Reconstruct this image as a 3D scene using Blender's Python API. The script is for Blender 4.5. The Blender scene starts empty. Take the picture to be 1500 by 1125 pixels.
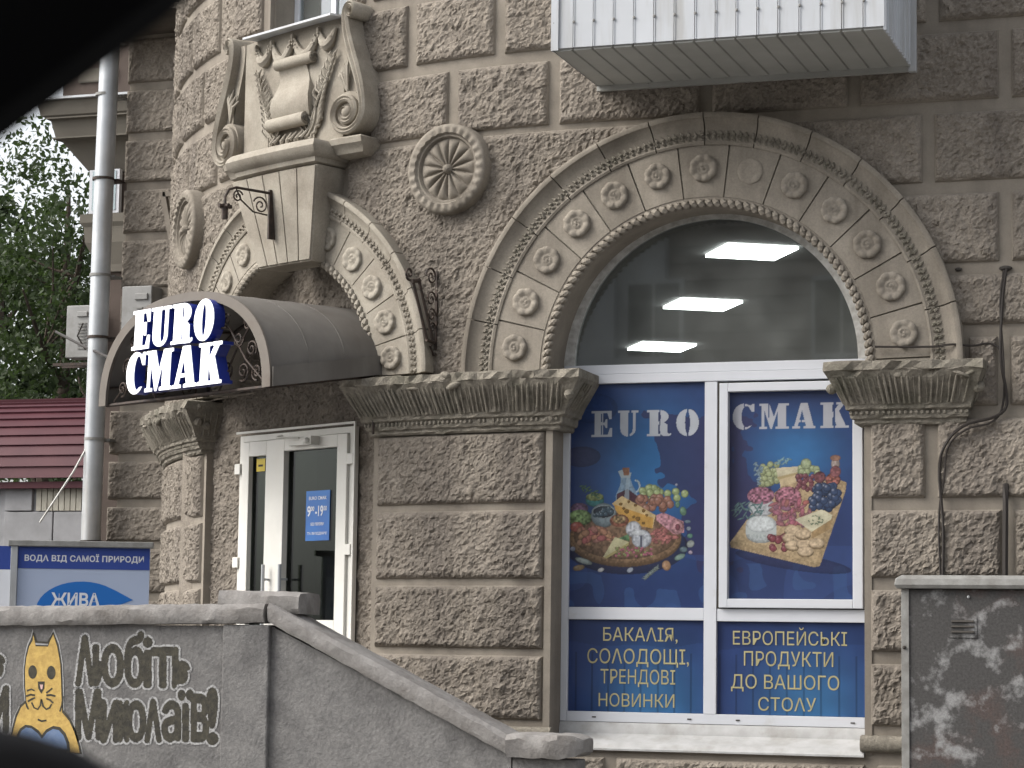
import bpy, math, random
import numpy as np
from mathutils import Vector, Matrix
from mathutils.geometry import tessellate_polygon
R_ = math.radians
random.seed(7); rng = np.random.default_rng(7)
scene = bpy.context.scene
col = scene.collection

# ------------------------------------------------------------------ camera
CAM = np.array([4.78601815, -19.5, 2.4])
RT = np.array([0.94751374, 0.31942147, 0.01369776])
UP = np.array([0.0217335, -0.10709524, 0.9940112])
FW = np.array([-0.31897548, 0.94154157, 0.10841636])
FPX = 3500.0
cd = bpy.data.cameras.new('camera'); cam = bpy.data.objects.new('camera', cd); col.objects.link(cam)
cam.matrix_world = Matrix(((RT[0], UP[0], -FW[0], CAM[0]), (RT[1], UP[1], -FW[1], CAM[1]), (RT[2], UP[2], -FW[2], CAM[2]), (0, 0, 0, 1)))
cd.sensor_width = 36; cd.lens = FPX / 1500 * 36; cd.clip_start = 0.05; cd.clip_end = 600
cd.dof.use_dof = True; cd.dof.focus_distance = 20.8; cd.dof.aperture_fstop = 20
scene.camera = cam
# ------------------------------------------------------------------ sky and sun (soft overcast)
world = bpy.data.worlds.new('World'); scene.world = world; world.use_nodes = True
nt = world.node_tree; nt.nodes.clear()
sky = nt.nodes.new('ShaderNodeTexSky'); sky.sky_type = 'NISHITA'; sky.sun_disc = False
SUN_DIR = Vector((-0.80, -0.42, 0.80)).normalized()
sky.sun_elevation = math.asin(SUN_DIR.z); sky.sun_rotation = math.atan2(SUN_DIR.x, SUN_DIR.y)
sky.air_density = 1.0; sky.dust_density = 4.0; sky.ozone_density = 1.0
hs = nt.nodes.new('ShaderNodeHueSaturation'); hs.inputs['Saturation'].default_value = 0.22
bg = nt.nodes.new('ShaderNodeBackground'); bg.inputs['Strength'].default_value = 0.15
wo = nt.nodes.new('ShaderNodeOutputWorld')
nt.links.new(sky.outputs[0], hs.inputs['Color']); nt.links.new(hs.outputs[0], bg.inputs['Color']); nt.links.new(bg.outputs[0], wo.inputs[0])
sd = bpy.data.lights.new('sun', 'SUN'); sd.energy = 1.05; sd.angle = R_(34); sd.color = (1.0, 0.93, 0.82)
sun = bpy.data.objects.new('sun', sd); col.objects.link(sun); sun.location = (-20, -15, 30)
sun.rotation_euler = SUN_DIR.to_track_quat('Z', 'Y').to_euler()
scene.view_settings.view_transform = 'Standard'; scene.view_settings.look = 'None'
scene.view_settings.exposure = 1.08; scene.view_settings.gamma = 1.0
scene.render.engine = 'CYCLES'

# ------------------------------------------------------------------ plan of the facade
X0, RAD = -1.05, 6.6          # straight wall for s > X0, a round corner of radius RAD to the left of it
GZ = 0.9                      # ground level
def ang(s): return max(0.0, (X0 - s) / RAD)
def WV(P):                    # (s, d outward, z) -> world, vectorised
    P = np.asarray(P, float); s, d, z = P[:, 0], P[:, 1], P[:, 2]
    a = (X0 - s) / RAD; c = s < X0
    x = np.where(c, X0 - (RAD + d) * np.sin(a), s); y = np.where(c, RAD - (RAD + d) * np.cos(a), -d)
    return np.stack([x, y, z], 1)
def frame(origin, a):         # local frame: x along the wall, d outward, z up; a = how far the wall is turned to the left
    o = np.array(origin, float); t = np.array([math.cos(a), -math.sin(a), 0]); n = np.array([-math.sin(a), -math.cos(a), 0])
    def f(P):
        P = np.asarray(P, float); q = o + P[:, :1] * t + P[:, 1:2] * n; q[:, 2] = o[2] + P[:, 2]; return q
    return f
def ray(u, v): r = FW * FPX + RT * (u - 750) - UP * (v - 562.5); return r
def onY(u, v, Y): r = ray(u, v); return CAM + r * (Y - CAM[1]) / r[1]     # survey a photo point on a plane Y = const
def onD(u, v, dist): r = ray(u, v); return CAM + r / np.linalg.norm(r) * dist

# ------------------------------------------------------------------ materials
def mat(name, c1, c2=None, scale=3.0, detail=6, rough=0.85, bump=0.0, bscale=40, bdist=0.01, metal=0.0, c3=None, s3=0.6, spec=0.3, streak=False, emit=0, lo=0.35, hi=0.65, coat=0, grain=0.0, c3r=(0.5, 0.78), c3d=5, gs=55, objvar=0.0):
    m = bpy.data.materials.new(name); m.use_nodes = True; n = m.node_tree.nodes; l = m.node_tree.links
    b = n['Principled BSDF']; b.inputs['Roughness'].default_value = rough; b.inputs['Metallic'].default_value = metal
    b.inputs['Specular IOR Level'].default_value = spec
    if coat: b.inputs['Coat Weight'].default_value = coat; b.inputs['Coat Roughness'].default_value = 0.06
    b.inputs['Base Color'].default_value = (*c1, 1)
    geo = n.new('ShaderNodeNewGeometry')
    src = None
    def noise(sc, det, vec=None, r=0.6):
        t = n.new('ShaderNodeTexNoise'); t.inputs['Scale'].default_value = sc; t.inputs['Detail'].default_value = det; t.inputs['Roughness'].default_value = r
        l.new(vec if vec else geo.outputs['Position'], t.inputs['Vector']); return t.outputs['Fac']
    def ramp(f, a, bb):
        t = n.new('ShaderNodeMapRange'); t.inputs['From Min'].default_value = a; t.inputs['From Max'].default_value = bb; l.new(f, t.inputs['Value']); return t.outputs['Result']
    def mix(a, bcol, fac):
        t = n.new('ShaderNodeMix'); t.data_type = 'RGBA'
        if a is None: t.inputs['A'].default_value = (*c1, 1)
        else: l.new(a, t.inputs['A'])
        if isinstance(bcol, tuple): t.inputs['B'].default_value = (*bcol, 1)
        else: l.new(bcol, t.inputs['B'])
        l.new(fac, t.inputs['Factor']); return t.outputs['Result']
    if c2: src = mix(None, c2, ramp(noise(scale, detail), lo, hi))
    if c3:
        vec = None
        if streak:
            mp = n.new('ShaderNodeMapping'); mp.inputs['Scale'].default_value = (1, 1, 0.12); l.new(geo.outputs['Position'], mp.inputs['Vector']); vec = mp.outputs[0]
        src = mix(src, c3, ramp(noise(s3, c3d, vec), *c3r))
    if grain:
        g = n.new('ShaderNodeMix'); g.data_type = 'RGBA'; g.blend_type = 'MULTIPLY'; g.inputs['Factor'].default_value = 1
        rr = n.new('ShaderNodeMapRange'); rr.inputs['From Min'].default_value = 0.3; rr.inputs['From Max'].default_value = 0.7
        rr.inputs['To Min'].default_value = 1 - grain; rr.inputs['To Max'].default_value = 1 + grain
        l.new(noise(gs, 4, None, 0.7), rr.inputs['Value']); l.new(rr.outputs['Result'], g.inputs['B'])
        if src: l.new(src, g.inputs['A'])
        else: g.inputs['A'].default_value = (*c1, 1)
        src = g.outputs['Result']
    if objvar:
        oi = n.new('ShaderNodeObjectInfo'); mo = n.new('ShaderNodeMapRange'); mo.inputs['To Min'].default_value = 1 - objvar; mo.inputs['To Max'].default_value = 1 + objvar; l.new(oi.outputs['Random'], mo.inputs['Value'])
        g = n.new('ShaderNodeMix'); g.data_type = 'RGBA'; g.blend_type = 'MULTIPLY'; g.inputs['Factor'].default_value = 1; l.new(mo.outputs['Result'], g.inputs['B'])
        if src: l.new(src, g.inputs['A'])
        else: g.inputs['A'].default_value = (*c1, 1)
        src = g.outputs['Result']
    if src: l.new(src, b.inputs['Base Color'])
    if bump:
        bp = n.new('ShaderNodeBump'); bp.inputs['Strength'].default_value = bump; bp.inputs['Distance'].default_value = bdist
        l.new(noise(bscale, 5, None, 0.65), bp.inputs['Height']); l.new(bp.outputs[0], b.inputs['Normal'])
    if emit:
        b.inputs['Emission Color'].default_value = (1, 1, 1, 1); b.inputs['Emission Strength'].default_value = emit
    return m
M = {}
M['rough'] = mat('pebbled_render', (0.195, 0.171, 0.143), (0.248, 0.220, 0.187), scale=11, c3=(0.128, 0.112, 0.098), s3=1.5, c3r=(0.46, 0.74), c3d=8, streak=True, bump=0.7, bscale=105, bdist=0.006, rough=0.95, spec=0.1, grain=0.26, gs=50, objvar=0.09)  # grain speckle: dirt, and relief shading put into the colour
M['smooth'] = mat('smooth_render', (0.212, 0.188, 0.158), (0.255, 0.228, 0.192), scale=5, c3=(0.14, 0.122, 0.104), s3=1.6, streak=True, bump=0.35, bscale=60, bdist=0.006, rough=0.92, spec=0.1, grain=0.06)
M['trim'] = mat('cast_stone_trim', (0.275, 0.25, 0.21), (0.33, 0.302, 0.255), scale=5, detail=9, c3=(0.19, 0.165, 0.135), s3=2.4, c3r=(0.46, 0.76), c3d=8, bump=0.6, bscale=50, bdist=0.006, rough=0.9, spec=0.1, grain=0.12, objvar=0.05)
M['arch'] = mat('arch_stone', (0.228, 0.204, 0.172), (0.275, 0.247, 0.208), scale=5, detail=9, c3=(0.145, 0.128, 0.106), s3=2.4, c3r=(0.44, 0.72), c3d=8, streak=True, bump=0.6, bscale=50, bdist=0.006, rough=0.9, spec=0.1, grain=0.12, objvar=0.08)
M['worn'] = mat('weathered_capital', (0.17, 0.155, 0.13), (0.25, 0.228, 0.19), scale=14, c3=(0.115, 0.11, 0.085), s3=3, bump=0.9, bscale=45, bdist=0.015, rough=0.95, spec=0.1, grain=0.15)
M['concrete'] = mat('grey_concrete', (0.15, 0.147, 0.145), (0.20, 0.195, 0.19), scale=5, detail=9, c3=(0.095, 0.092, 0.092), s3=1.7, c3r=(0.47, 0.72), c3d=9, bump=0.9, bscale=34, bdist=0.012, rough=0.92, spec=0.1, grain=0.18, gs=30)
M['coping'] = mat('pale_concrete', (0.20, 0.19, 0.182), (0.27, 0.26, 0.25), scale=7, detail=9, c3=(0.135, 0.122, 0.11), s3=2.8, bump=0.7, bscale=24, bdist=0.015, rough=0.92, spec=0.1, grain=0.08)
M['white'] = mat('white_upvc', (0.56, 0.575, 0.61), (0.53, 0.545, 0.58), scale=2, c3=(0.46, 0.46, 0.45), s3=4, c3r=(0.62, 0.8), rough=0.35, spec=0.4)
M['sillmetal'] = mat('worn_white_sill', (0.42, 0.42, 0.42), (0.34, 0.34, 0.335), scale=7, c3=(0.27, 0.26, 0.24), s3=5, rough=0.55)
M['whitedirty'] = mat('dirty_white_paint', (0.55, 0.55, 0.53), (0.36, 0.35, 0.33), scale=16, rough=0.6)
M['doorwhite'] = mat('door_upvc', (0.66, 0.65, 0.61), (0.60, 0.59, 0.55), scale=2, rough=0.4)
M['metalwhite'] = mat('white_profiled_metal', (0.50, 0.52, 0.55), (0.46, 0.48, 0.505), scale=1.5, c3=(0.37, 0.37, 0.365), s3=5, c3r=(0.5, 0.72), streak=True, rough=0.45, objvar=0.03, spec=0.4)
M['soffit'] = mat('shaded_white_metal', (0.40, 0.40, 0.38), (0.34, 0.34, 0.32), scale=2, rough=0.5, spec=0.3)  # white sheet, greyed in its colour for the shade under the balcony
M['iron'] = mat('dark_iron', (0.035, 0.03, 0.028), (0.07, 0.05, 0.04), scale=20, rough=0.65, metal=0.3)
M['galv'] = mat('galvanised_steel', (0.46, 0.48, 0.50), (0.36, 0.38, 0.40), scale=3, c3=(0.30, 0.27, 0.23), s3=3, streak=True, rough=0.42, metal=0.35)
M['canopy'] = mat('grey_sheet_canopy', (0.115, 0.107, 0.098), (0.145, 0.136, 0.124), scale=2.5, c3=(0.085, 0.075, 0.066), s3=2.2, streak=True, rough=0.6, spec=0.3)
M['rim'] = mat('brown_painted_rim', (0.12, 0.105, 0.09), (0.15, 0.132, 0.113), scale=4, c3=(0.10, 0.08, 0.065), s3=4, rough=0.6)
M['canopyin'] = mat('canopy_underside', (0.10, 0.085, 0.07), (0.14, 0.12, 0.1), scale=4, rough=0.8)
M['blue'] = mat('blue_acrylic', (0.02, 0.035, 0.23), rough=0.3, spec=0.4)
M['signwhite'] = mat('white_lit_acrylic', (0.85, 0.87, 0.9), rough=0.4, emit=0.55)
M['gold'] = mat('pale_gold_print', (0.40, 0.36, 0.20), (0.35, 0.315, 0.175), scale=8, rough=0.35, coat=0.3)
M['printwhite'] = mat('white_print', (0.62, 0.64, 0.68), rough=0.4)
M['darkglass'] = None
M['brownwall'] = mat('brown_far_render', (0.07, 0.054, 0.046), (0.09, 0.07, 0.06), scale=2, rough=0.9, bump=0.4, bscale=20)
M['farstone'] = mat('far_cornice_stone', (0.13, 0.118, 0.10), (0.17, 0.155, 0.13), scale=2, c3=(0.09, 0.085, 0.07), s3=1, rough=0.9, bump=0.3, bscale=20)
M['redmetal'] = mat('red_roof_metal', (0.06, 0.016, 0.023), (0.078, 0.023, 0.03), scale=1.5, rough=0.6, spec=0.25)
M['cream'] = mat('cream_brick', (0.42, 0.40, 0.34), (0.34, 0.32, 0.27), scale=6, rough=0.9, bump=0.4)
M['plasterfar'] = mat('grey_plaster', (0.30, 0.30, 0.31), (0.24, 0.24, 0.245), scale=3, rough=0.9)
M['acwhite'] = mat('air_conditioner_plastic', (0.30, 0.30, 0.295), (0.25, 0.25, 0.245), scale=4, c3=(0.18, 0.175, 0.165), s3=5, rough=0.6)
M['black'] = mat('black_rubber', (0.004, 0.004, 0.0045), rough=0.8, spec=0.1)
M['cable'] = mat('black_cable', (0.03, 0.025, 0.022), rough=0.6)
M['asphalt'] = mat('asphalt', (0.05, 0.05, 0.05), (0.065, 0.064, 0.062), scale=8, rough=0.9, bump=0.5, bscale=60)
M['paving'] = mat('concrete_paving', (0.22, 0.215, 0.205), (0.27, 0.26, 0.25), scale=4, rough=0.9, bump=0.3)
M['bark'] = mat('bark', (0.055, 0.042, 0.032), (0.09, 0.07, 0.055), scale=8, rough=0.95, bump=0.8, bscale=20, bdist=0.03)
M['room'] = mat('shop_interior', (0.10, 0.10, 0.095), (0.13, 0.13, 0.12), scale=1.5, rough=0.9)
M['ceil'] = mat('shop_ceiling', (0.15, 0.15, 0.145), rough=0.95)
M['lamp'] = mat('lit_ceiling_panel', (0.9, 0.9, 0.9), emit=9.0)
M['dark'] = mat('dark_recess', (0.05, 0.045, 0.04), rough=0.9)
M['oldbrick'] = mat('dark_brick_wall', (0.28, 0.24, 0.20), (0.36, 0.31, 0.26), scale=2, objvar=0.15, rough=0.9, bump=0.4, bscale=30)
M['farpale'] = mat('pale_far_render', (0.50, 0.50, 0.49), (0.42, 0.42, 0.41), scale=1, c3=(0.33, 0.32, 0.3), s3=1, streak=True, rough=0.9)
M['cabinet'] = mat('peeling_painted_cabinet', (0.055, 0.053, 0.052), (0.068, 0.052, 0.048), scale=2.6, detail=9, c3=(0.22, 0.22, 0.22), s3=5.2, c3r=(0.52, 0.64), c3d=12, bump=0.6, bscale=30, bdist=0.006, rough=0.65, lo=0.50, hi=0.6, grain=0.3)
M['cabedge'] = mat('grey_painted_steel', (0.25, 0.25, 0.24), (0.17, 0.165, 0.155), scale=9, rough=0.6, bump=0.3)
M['stickeryellow'] = mat('yellow_sticker', (0.55, 0.42, 0.05), rough=0.5)
M['boardblue'] = mat('blue_board_print', (0.035, 0.065, 0.26), rough=0.35)
M['boardpale'] = mat('pale_board_print', (0.36, 0.42, 0.55), (0.33, 0.39, 0.52), scale=1, rough=0.35)
M['boarddrop'] = mat('blue_drop_print', (0.02, 0.13, 0.42), rough=0.35)
M['hoursblue'] = mat('blue_hours_print', (0.02, 0.10, 0.34), (0.02, 0.14, 0.42), scale=3, rough=0.35)
M['paintdark'] = mat('dark_graffiti_paint', (0.035, 0.033, 0.028), (0.065, 0.06, 0.045), scale=22, rough=0.85, bump=0.6, bscale=28, bdist=0.008)
M['paintlight'] = mat('pale_graffiti_outline', (0.42, 0.42, 0.42), (0.30, 0.30, 0.30), scale=20, rough=0.85, bump=0.6, bscale=28)
M['paintyellow'] = mat('yellow_graffiti_paint', (0.55, 0.38, 0.12), (0.42, 0.28, 0.09), scale=22, rough=0.85, bump=0.6, bscale=28)
M['paintblue'] = mat('blue_graffiti_paint', (0.11, 0.17, 0.30), (0.16, 0.22, 0.34), scale=22, rough=0.85, bump=0.6, bscale=28)
M['paintpink'] = mat('pink_graffiti_paint', (0.6, 0.4, 0.38), rough=0.85)

def glass(name, tint, transp, rough=0.02, dust_sheen=0.42, ior=1.55):
    m = bpy.data.materials.new(name); m.use_nodes = True; n = m.node_tree.nodes; l = m.node_tree.links; n.clear()
    o = n.new('ShaderNodeOutputMaterial'); g = n.new('ShaderNodeBsdfGlossy'); g.inputs['Roughness'].default_value = rough; g.inputs['Color'].default_value = (0.9, 0.95, 1, 1)
    t = n.new('ShaderNodeBsdfTransparent'); t.inputs['Color'].default_value = (*tint, 1)
    d = n.new('ShaderNodeBsdfDiffuse'); d.inputs['Color'].default_value = (dust_sheen, dust_sheen * 1.05, dust_sheen, 1)  # grey diffuse share: dust, plus pale reflections put into the pane's colour
    geo = n.new('ShaderNodeNewGeometry'); tn = n.new('ShaderNodeTexNoise'); tn.inputs['Scale'].default_value = 2.2; tn.inputs['Detail'].default_value = 8; l.new(geo.outputs['Position'], tn.inputs['Vector'])
    mr = n.new('ShaderNodeMapRange'); mr.inputs['From Min'].default_value = 0.35; mr.inputs['From Max'].default_value = 0.7; mr.inputs['To Min'].default_value = transp + 0.06; mr.inputs['To Max'].default_value = transp - 0.12; l.new(tn.outputs['Fac'], mr.inputs['Value'])
    m0 = n.new('ShaderNodeMixShader'); l.new(mr.outputs['Result'], m0.inputs[0]); l.new(d.outputs[0], m0.inputs[1]); l.new(t.outputs[0], m0.inputs[2])
    fr = n.new('ShaderNodeFresnel'); fr.inputs['IOR'].default_value = ior
    mx = n.new('ShaderNodeMixShader'); l.new(fr.outputs[0], mx.inputs[0]); l.new(m0.outputs[0], mx.inputs[1]); l.new(g.outputs[0], mx.inputs[2])
    l.new(mx.outputs[0], o.inputs[0]); return m
M['glass'] = glass('window_glass', (0.75, 0.82, 0.80), 0.80, dust_sheen=0.34, ior=1.95)
M['doorglass'] = glass('tinted_door_glass', (0.25, 0.27, 0.23), 0.95, dust_sheen=0.03, ior=1.22)
def leafmat(name, c1, c2):
    m = mat(name, c1, c2, scale=1.3, rough=0.6, spec=0.3, lo=0.35, hi=0.65); n = m.node_tree.nodes; l = m.node_tree.links
    b = n['Principled BSDF']; t = n.new('ShaderNodeBsdfTranslucent'); t.inputs['Color'].default_value = (c2[0] * 1.3, c2[1] * 1.5, c2[2], 1)
    mx = n.new('ShaderNodeMixShader'); mx.inputs[0].default_value = 0.3; l.new(b.outputs[0], mx.inputs[1]); l.new(t.outputs[0], mx.inputs[2]); l.new(mx.outputs[0], n['Material Output'].inputs[0]); return m
M['leaf'] = leafmat('dark_leaves', (0.024, 0.038, 0.015), (0.046, 0.066, 0.026))
M['leaf2'] = leafmat('light_leaves', (0.05, 0.085, 0.025), (0.085, 0.12, 0.045))
def vcol(name, rough=0.3, coat=0.4):
    m = bpy.data.materials.new(name); m.use_nodes = True; n = m.node_tree.nodes; b = n['Principled BSDF']
    a = n.new('ShaderNodeAttribute'); a.attribute_name = 'print'; m.node_tree.links.new(a.outputs['Color'], b.inputs['Base Color'])
    b.inputs['Roughness'].default_value = rough; b.inputs['Coat Weight'].default_value = coat; b.inputs['Coat Roughness'].default_value = 0.05; return m
M['print'] = vcol('printed_film')

# ------------------------------------------------------------------ mesh helpers
WL = {}
class MB:
    def __init__(s, T=None): s.v = []; s.f = []; s.n = 0; s.T = T
    def add(s, pts, faces, T=None):
        P = np.asarray(pts, float); T = T or s.T
        if T: P = T(P)
        s.v.append(P); s.f += [tuple(i + s.n for i in f) for f in faces]; s.n += len(P); return s
    def box(s, x0, x1, y0, y1, z0, z1, step=None):
        k = 1 if not step else max(1, int(abs(x1 - x0) / step)); P = []; F = []
        for i in range(k + 1):
            x = x0 + (x1 - x0) * i / k; P += [(x, y0, z0), (x, y1, z0), (x, y1, z1), (x, y0, z1)]
        for i in range(k):
            a = 4 * i; F += [(a + j, a + (j + 1) % 4, a + 4 + (j + 1) % 4, a + 4 + j) for j in range(4)]
        F += [(3, 2, 1, 0), (4 * k, 4 * k + 1, 4 * k + 2, 4 * k + 3)]
        return s.add(P, F)
    def loft(s, rings, closed=True, cap=True):
        n = len(rings[0]); P = [p for r in rings for p in r]; F = []
        for i in range(len(rings) - 1):
            for j in range(n if closed else n - 1):
                k = (j + 1) % n; F.append((i * n + j, i * n + k, (i + 1) * n + k, (i + 1) * n + j))
        if cap: F += [tuple(range(n))[::-1], tuple((len(rings) - 1) * n + j for j in range(n))]
        return s.add(P, F)
    def tube(s, path, r, n=8, closed=False, flat=None):
        path = [Vector(p) for p in path]; rings = []; m = len(path)
        for i, p in enumerate(path):
            t = (path[min(i + 1, m - 1)] - path[max(i - 1, 0)]).normalized()
            u = t.cross(Vector((0.13, 0.31, 0.94))); u = u.normalized() if u.length > 0.05 else t.cross(Vector((1, 0, 0))).normalized(); w = t.cross(u)
            rr = r[i] if hasattr(r, '__len__') else r
            rings.append([tuple(p + (u * math.cos(2 * math.pi * j / n) + w * math.sin(2 * math.pi * j / n)) * rr) for j in range(n)])
        return s.loft(rings)
    def prism(s, poly, d0, d1, holes=()):       # poly in (x, z), extruded along the middle axis
        loops = [list(poly)] + [list(h) for h in holes]
        tr = tessellate_polygon([[Vector((x, z, 0)) for x, z in lp] for lp in loops]); pts = [p for lp in loops for p in lp]; N = len(pts)
        P = [(x, d0, z) for x, z in pts] + [(x, d1, z) for x, z in pts]
        F = [t for t in tr] + [tuple(i + N for i in t[::-1]) for t in tr]; o = 0
        for lp in loops:
            k = len(lp); F += [(o + i, o + (i + 1) % k, o + N + (i + 1) % k, o + N + i) for i in range(k)]; o += k
        return s.add(P, F)
    def blob(s, c, r, nu=8, nv=5, rot=0):       # ellipsoid, rot turns it in the x-z plane
        P = []; F = []; ca, sa = math.cos(rot), math.sin(rot)
        for j in range(nv + 1):
            t = math.pi * j / nv
            for i in range(nu):
                a = 2 * math.pi * i / nu; x = r[0] * math.sin(t) * math.cos(a); y = r[1] * math.sin(t) * math.sin(a); z = r[2] * math.cos(t)
                P.append((c[0] + x * ca - z * sa, c[1] + y, c[2] + x * sa + z * ca))
        for j in range(nv):
            for i in range(nu): F.append((j * nu + i, j * nu + (i + 1) % nu, (j + 1) * nu + (i + 1) % nu, (j + 1) * nu + i))
        return s.add(P, F)
    def build(s, name, m, parent=None, smooth=False, bevel=0, origin=None, **tags):
        V = np.concatenate(s.v); lo, hi = V.min(0), V.max(0)
        L = np.array(origin, float) if origin is not None else np.array([(lo[0] + hi[0]) / 2, (lo[1] + hi[1]) / 2, lo[2]])
        me = bpy.data.meshes.new(name); me.from_pydata((V - L).tolist(), [], s.f)
        import bmesh
        b = bmesh.new(); b.from_mesh(me); bmesh.ops.remove_doubles(b, verts=b.verts, dist=1e-5); bmesh.ops.recalc_face_normals(b, faces=b.faces); b.to_mesh(me); b.free()
        return put(name, me, m, parent, L, smooth, bevel, **tags)
def put(name, me, m, parent, L, smooth=False, bevel=0, rotz=0, **tags):
    o = bpy.data.objects.new(name, me); col.objects.link(o)
    if m and len(me.materials) == 0: me.materials.append(M[m] if isinstance(m, str) else m)
    if smooth:
        me.polygons.foreach_set('use_smooth', [True] * len(me.polygons))
        if smooth != 'all': me.set_sharp_from_angle(angle=R_(40))
    if bevel:
        md = o.modifiers.new('bevel', 'BEVEL'); md.width = bevel; md.segments = 2; md.limit_method = 'ANGLE'; md.angle_limit = R_(40)
    place(o, parent, L); o.rotation_euler.z = rotz
    for k, v in tags.items(): o[k] = v
    return o
def place(o, parent, L):
    WL[o.name] = np.array(L, float)
    if parent: o.parent = parent; o.location = np.array(L) - WL[parent.name]
    else: o.location = L
def empty(name, loc, label, category, **tags):
    o = bpy.data.objects.new(name, None); col.objects.link(o); o.empty_display_size = 0.3; WL[o.name] = np.array(loc, float); o.location = loc
    o['label'] = label; o['category'] = category
    for k, v in tags.items(): o[k] = v
    return o
def thing(o, label, category, **tags):
    o['label'] = label; o['category'] = category
    for k, v in tags.items(): o[k] = v
    return o
def arc(cx, cz, rx, rz, a0, a1, n): return [(cx + rx * math.cos(R_(a0 + (a1 - a0) * i / n)), cz + rz * math.sin(R_(a0 + (a1 - a0) * i / n))) for i in range(n + 1)]
def spiral(cx, cz, r0, r1, a0, turns, n=40):
    return [(cx + (r0 + (r1 - r0) * i / n) * math.cos(R_(a0) + turns * 2 * math.pi * i / n), cz + (r0 + (r1 - r0) * i / n) * math.sin(R_(a0) + turns * 2 * math.pi * i / n)) for i in range(n + 1)]
def text_mesh(txt, size, offset=0.0, align='CENTER', sx=1.0, spacing=1.0, line=1.0):
    c = bpy.data.curves.new('t', 'FONT'); c.body = txt; c.size = size; c.offset = offset; c.align_x = align; c.space_character = spacing; c.space_line = line; c.resolution_u = 3; c.fill_mode = 'FRONT'
    o = bpy.data.objects.new('t', c); col.objects.link(o); dg = bpy.context.evaluated_depsgraph_get(); me = bpy.data.meshes.new_from_object(o.evaluated_get(dg))
    bpy.data.objects.remove(o)
    V = np.array([v.co[:] for v in me.vertices]) if len(me.vertices) else np.zeros((0, 3)); F = [tuple(p.vertices) for p in me.polygons]
    bpy.data.meshes.remove(me); V[:, 0] *= sx; return V, F
def text(mb, txt, x, z, d, h, w=None, offset=0.0, align='CENTER', spacing=1.0, line=1.0, shear=0):   # flat lettering in a local frame: fits height h (first line box) and width w
    V, F = text_mesh(txt, 1.0, offset, align, spacing=spacing, line=line)
    y0, y1 = V[:, 1].min(), V[:, 1].max(); k = h / (y1 - y0); V = V.copy(); V[:, 1] = (V[:, 1] - y0) * k
    x0, x1 = V[:, 0].min(), V[:, 0].max(); kx = (w / (x1 - x0)) if w else k; V[:, 0] = (V[:, 0] - (x0 + x1) / 2) * kx
    P = np.stack([x + V[:, 0] + V[:, 1] * shear, np.full(len(V), d), z + V[:, 1]], 1)
    sg = 1 if mb.T else -1                           # overlapping strokes are lifted a hair apart
    for i, f in enumerate(F): mb.add(P[list(f)] + np.array([0, sg * 0.00012 * (i % 9), 0]), [tuple(range(len(f)))])
    return mb

# slab-serif capitals of the shop sign, 100 units tall
def glyphs():
    G = {}
    G['E'] = (62, [(0, 0), (62, 0), (63, 34), (56, 34), (50, 9), (36, 9), (36, 46), (40, 45), (43, 34), (49, 34), (49, 68), (43, 68), (40, 56), (36, 55), (36, 91), (48, 91), (54, 68), (61, 68), (61, 100), (0, 100), (0, 92), (9, 91), (9, 9), (0, 8)], [])
    G['U'] = (70, [(0, 100), (0, 92), (8, 92)] + arc(34, 28, 26, 28, 180, 360, 14) + [(60, 92), (69, 92), (69, 100), (45, 100), (45, 92), (50, 92)] + arc(42, 28, 8, 17, 360, 180, 8) + [(34, 92), (39, 92), (39, 100)], [])
    G['R'] = (73, [(0, 0), (0, 8), (8, 9), (8, 91), (0, 92), (0, 100)] + arc(38, 75, 27, 25, 90, -62, 12) + [(61, 44), (62, 14), (66, 8), (73, 11), (73, 4), (66, -1), (50, -1), (40, 8), (39, 38), (34, 47), (34, 9), (41, 8), (41, 0)], [[(34, 56)] + arc(35, 74, 7, 18, -90, 90, 8) + [(34, 92)]])
    G['O'] = (66, arc(33, 50, 33, 52, 0, 345, 23), [arc(33, 50, 7.5, 42, 0, 345, 23)])
    G['C'] = (65, arc(33, 50, 33, 52, 62, 318, 18) + arc(41, 50, 15, 43, 300, 60, 12) + [(57, 68), (64, 68), (64, 100), (58, 100), (55, 94)], [])
    G['M'] = (94, [(0, 0), (0, 8), (8, 9), (8, 91), (0, 92), (0, 100), (32, 100), (47, 48), (62, 100), (94, 100), (94, 92), (86, 91), (86, 9), (94, 8), (94, 0), (52, 0), (52, 8), (60, 9), (60, 74), (41, 0), (36, 0), (16, 76), (16, 9), (25, 8), (25, 0)], [])
    G['A'] = (80, [(0, 0), (0, 8), (7, 9), (29, 100), (53, 100), (73, 9), (80, 8), (80, 0), (38, 0), (38, 8), (47, 9), (44, 25), (23, 25), (19, 9), (27, 8), (27, 0)], [[(25, 34), (42, 34), (34, 72)]])
    G['K'] = (80, [(0, 0), (0, 8), (8, 9), (8, 91), (0, 92), (0, 100), (41, 100), (41, 92), (34, 91), (34, 60), (52, 91), (46, 92), (46, 100), (76, 100), (76, 92), (67, 91), (53, 66), (72, 9), (80, 8), (80, 0), (42, 0), (42, 8), (46, 9), (38, 44), (34, 38), (34, 9), (41, 8), (41, 0)], [])
    return G
GL = glyphs()

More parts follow.
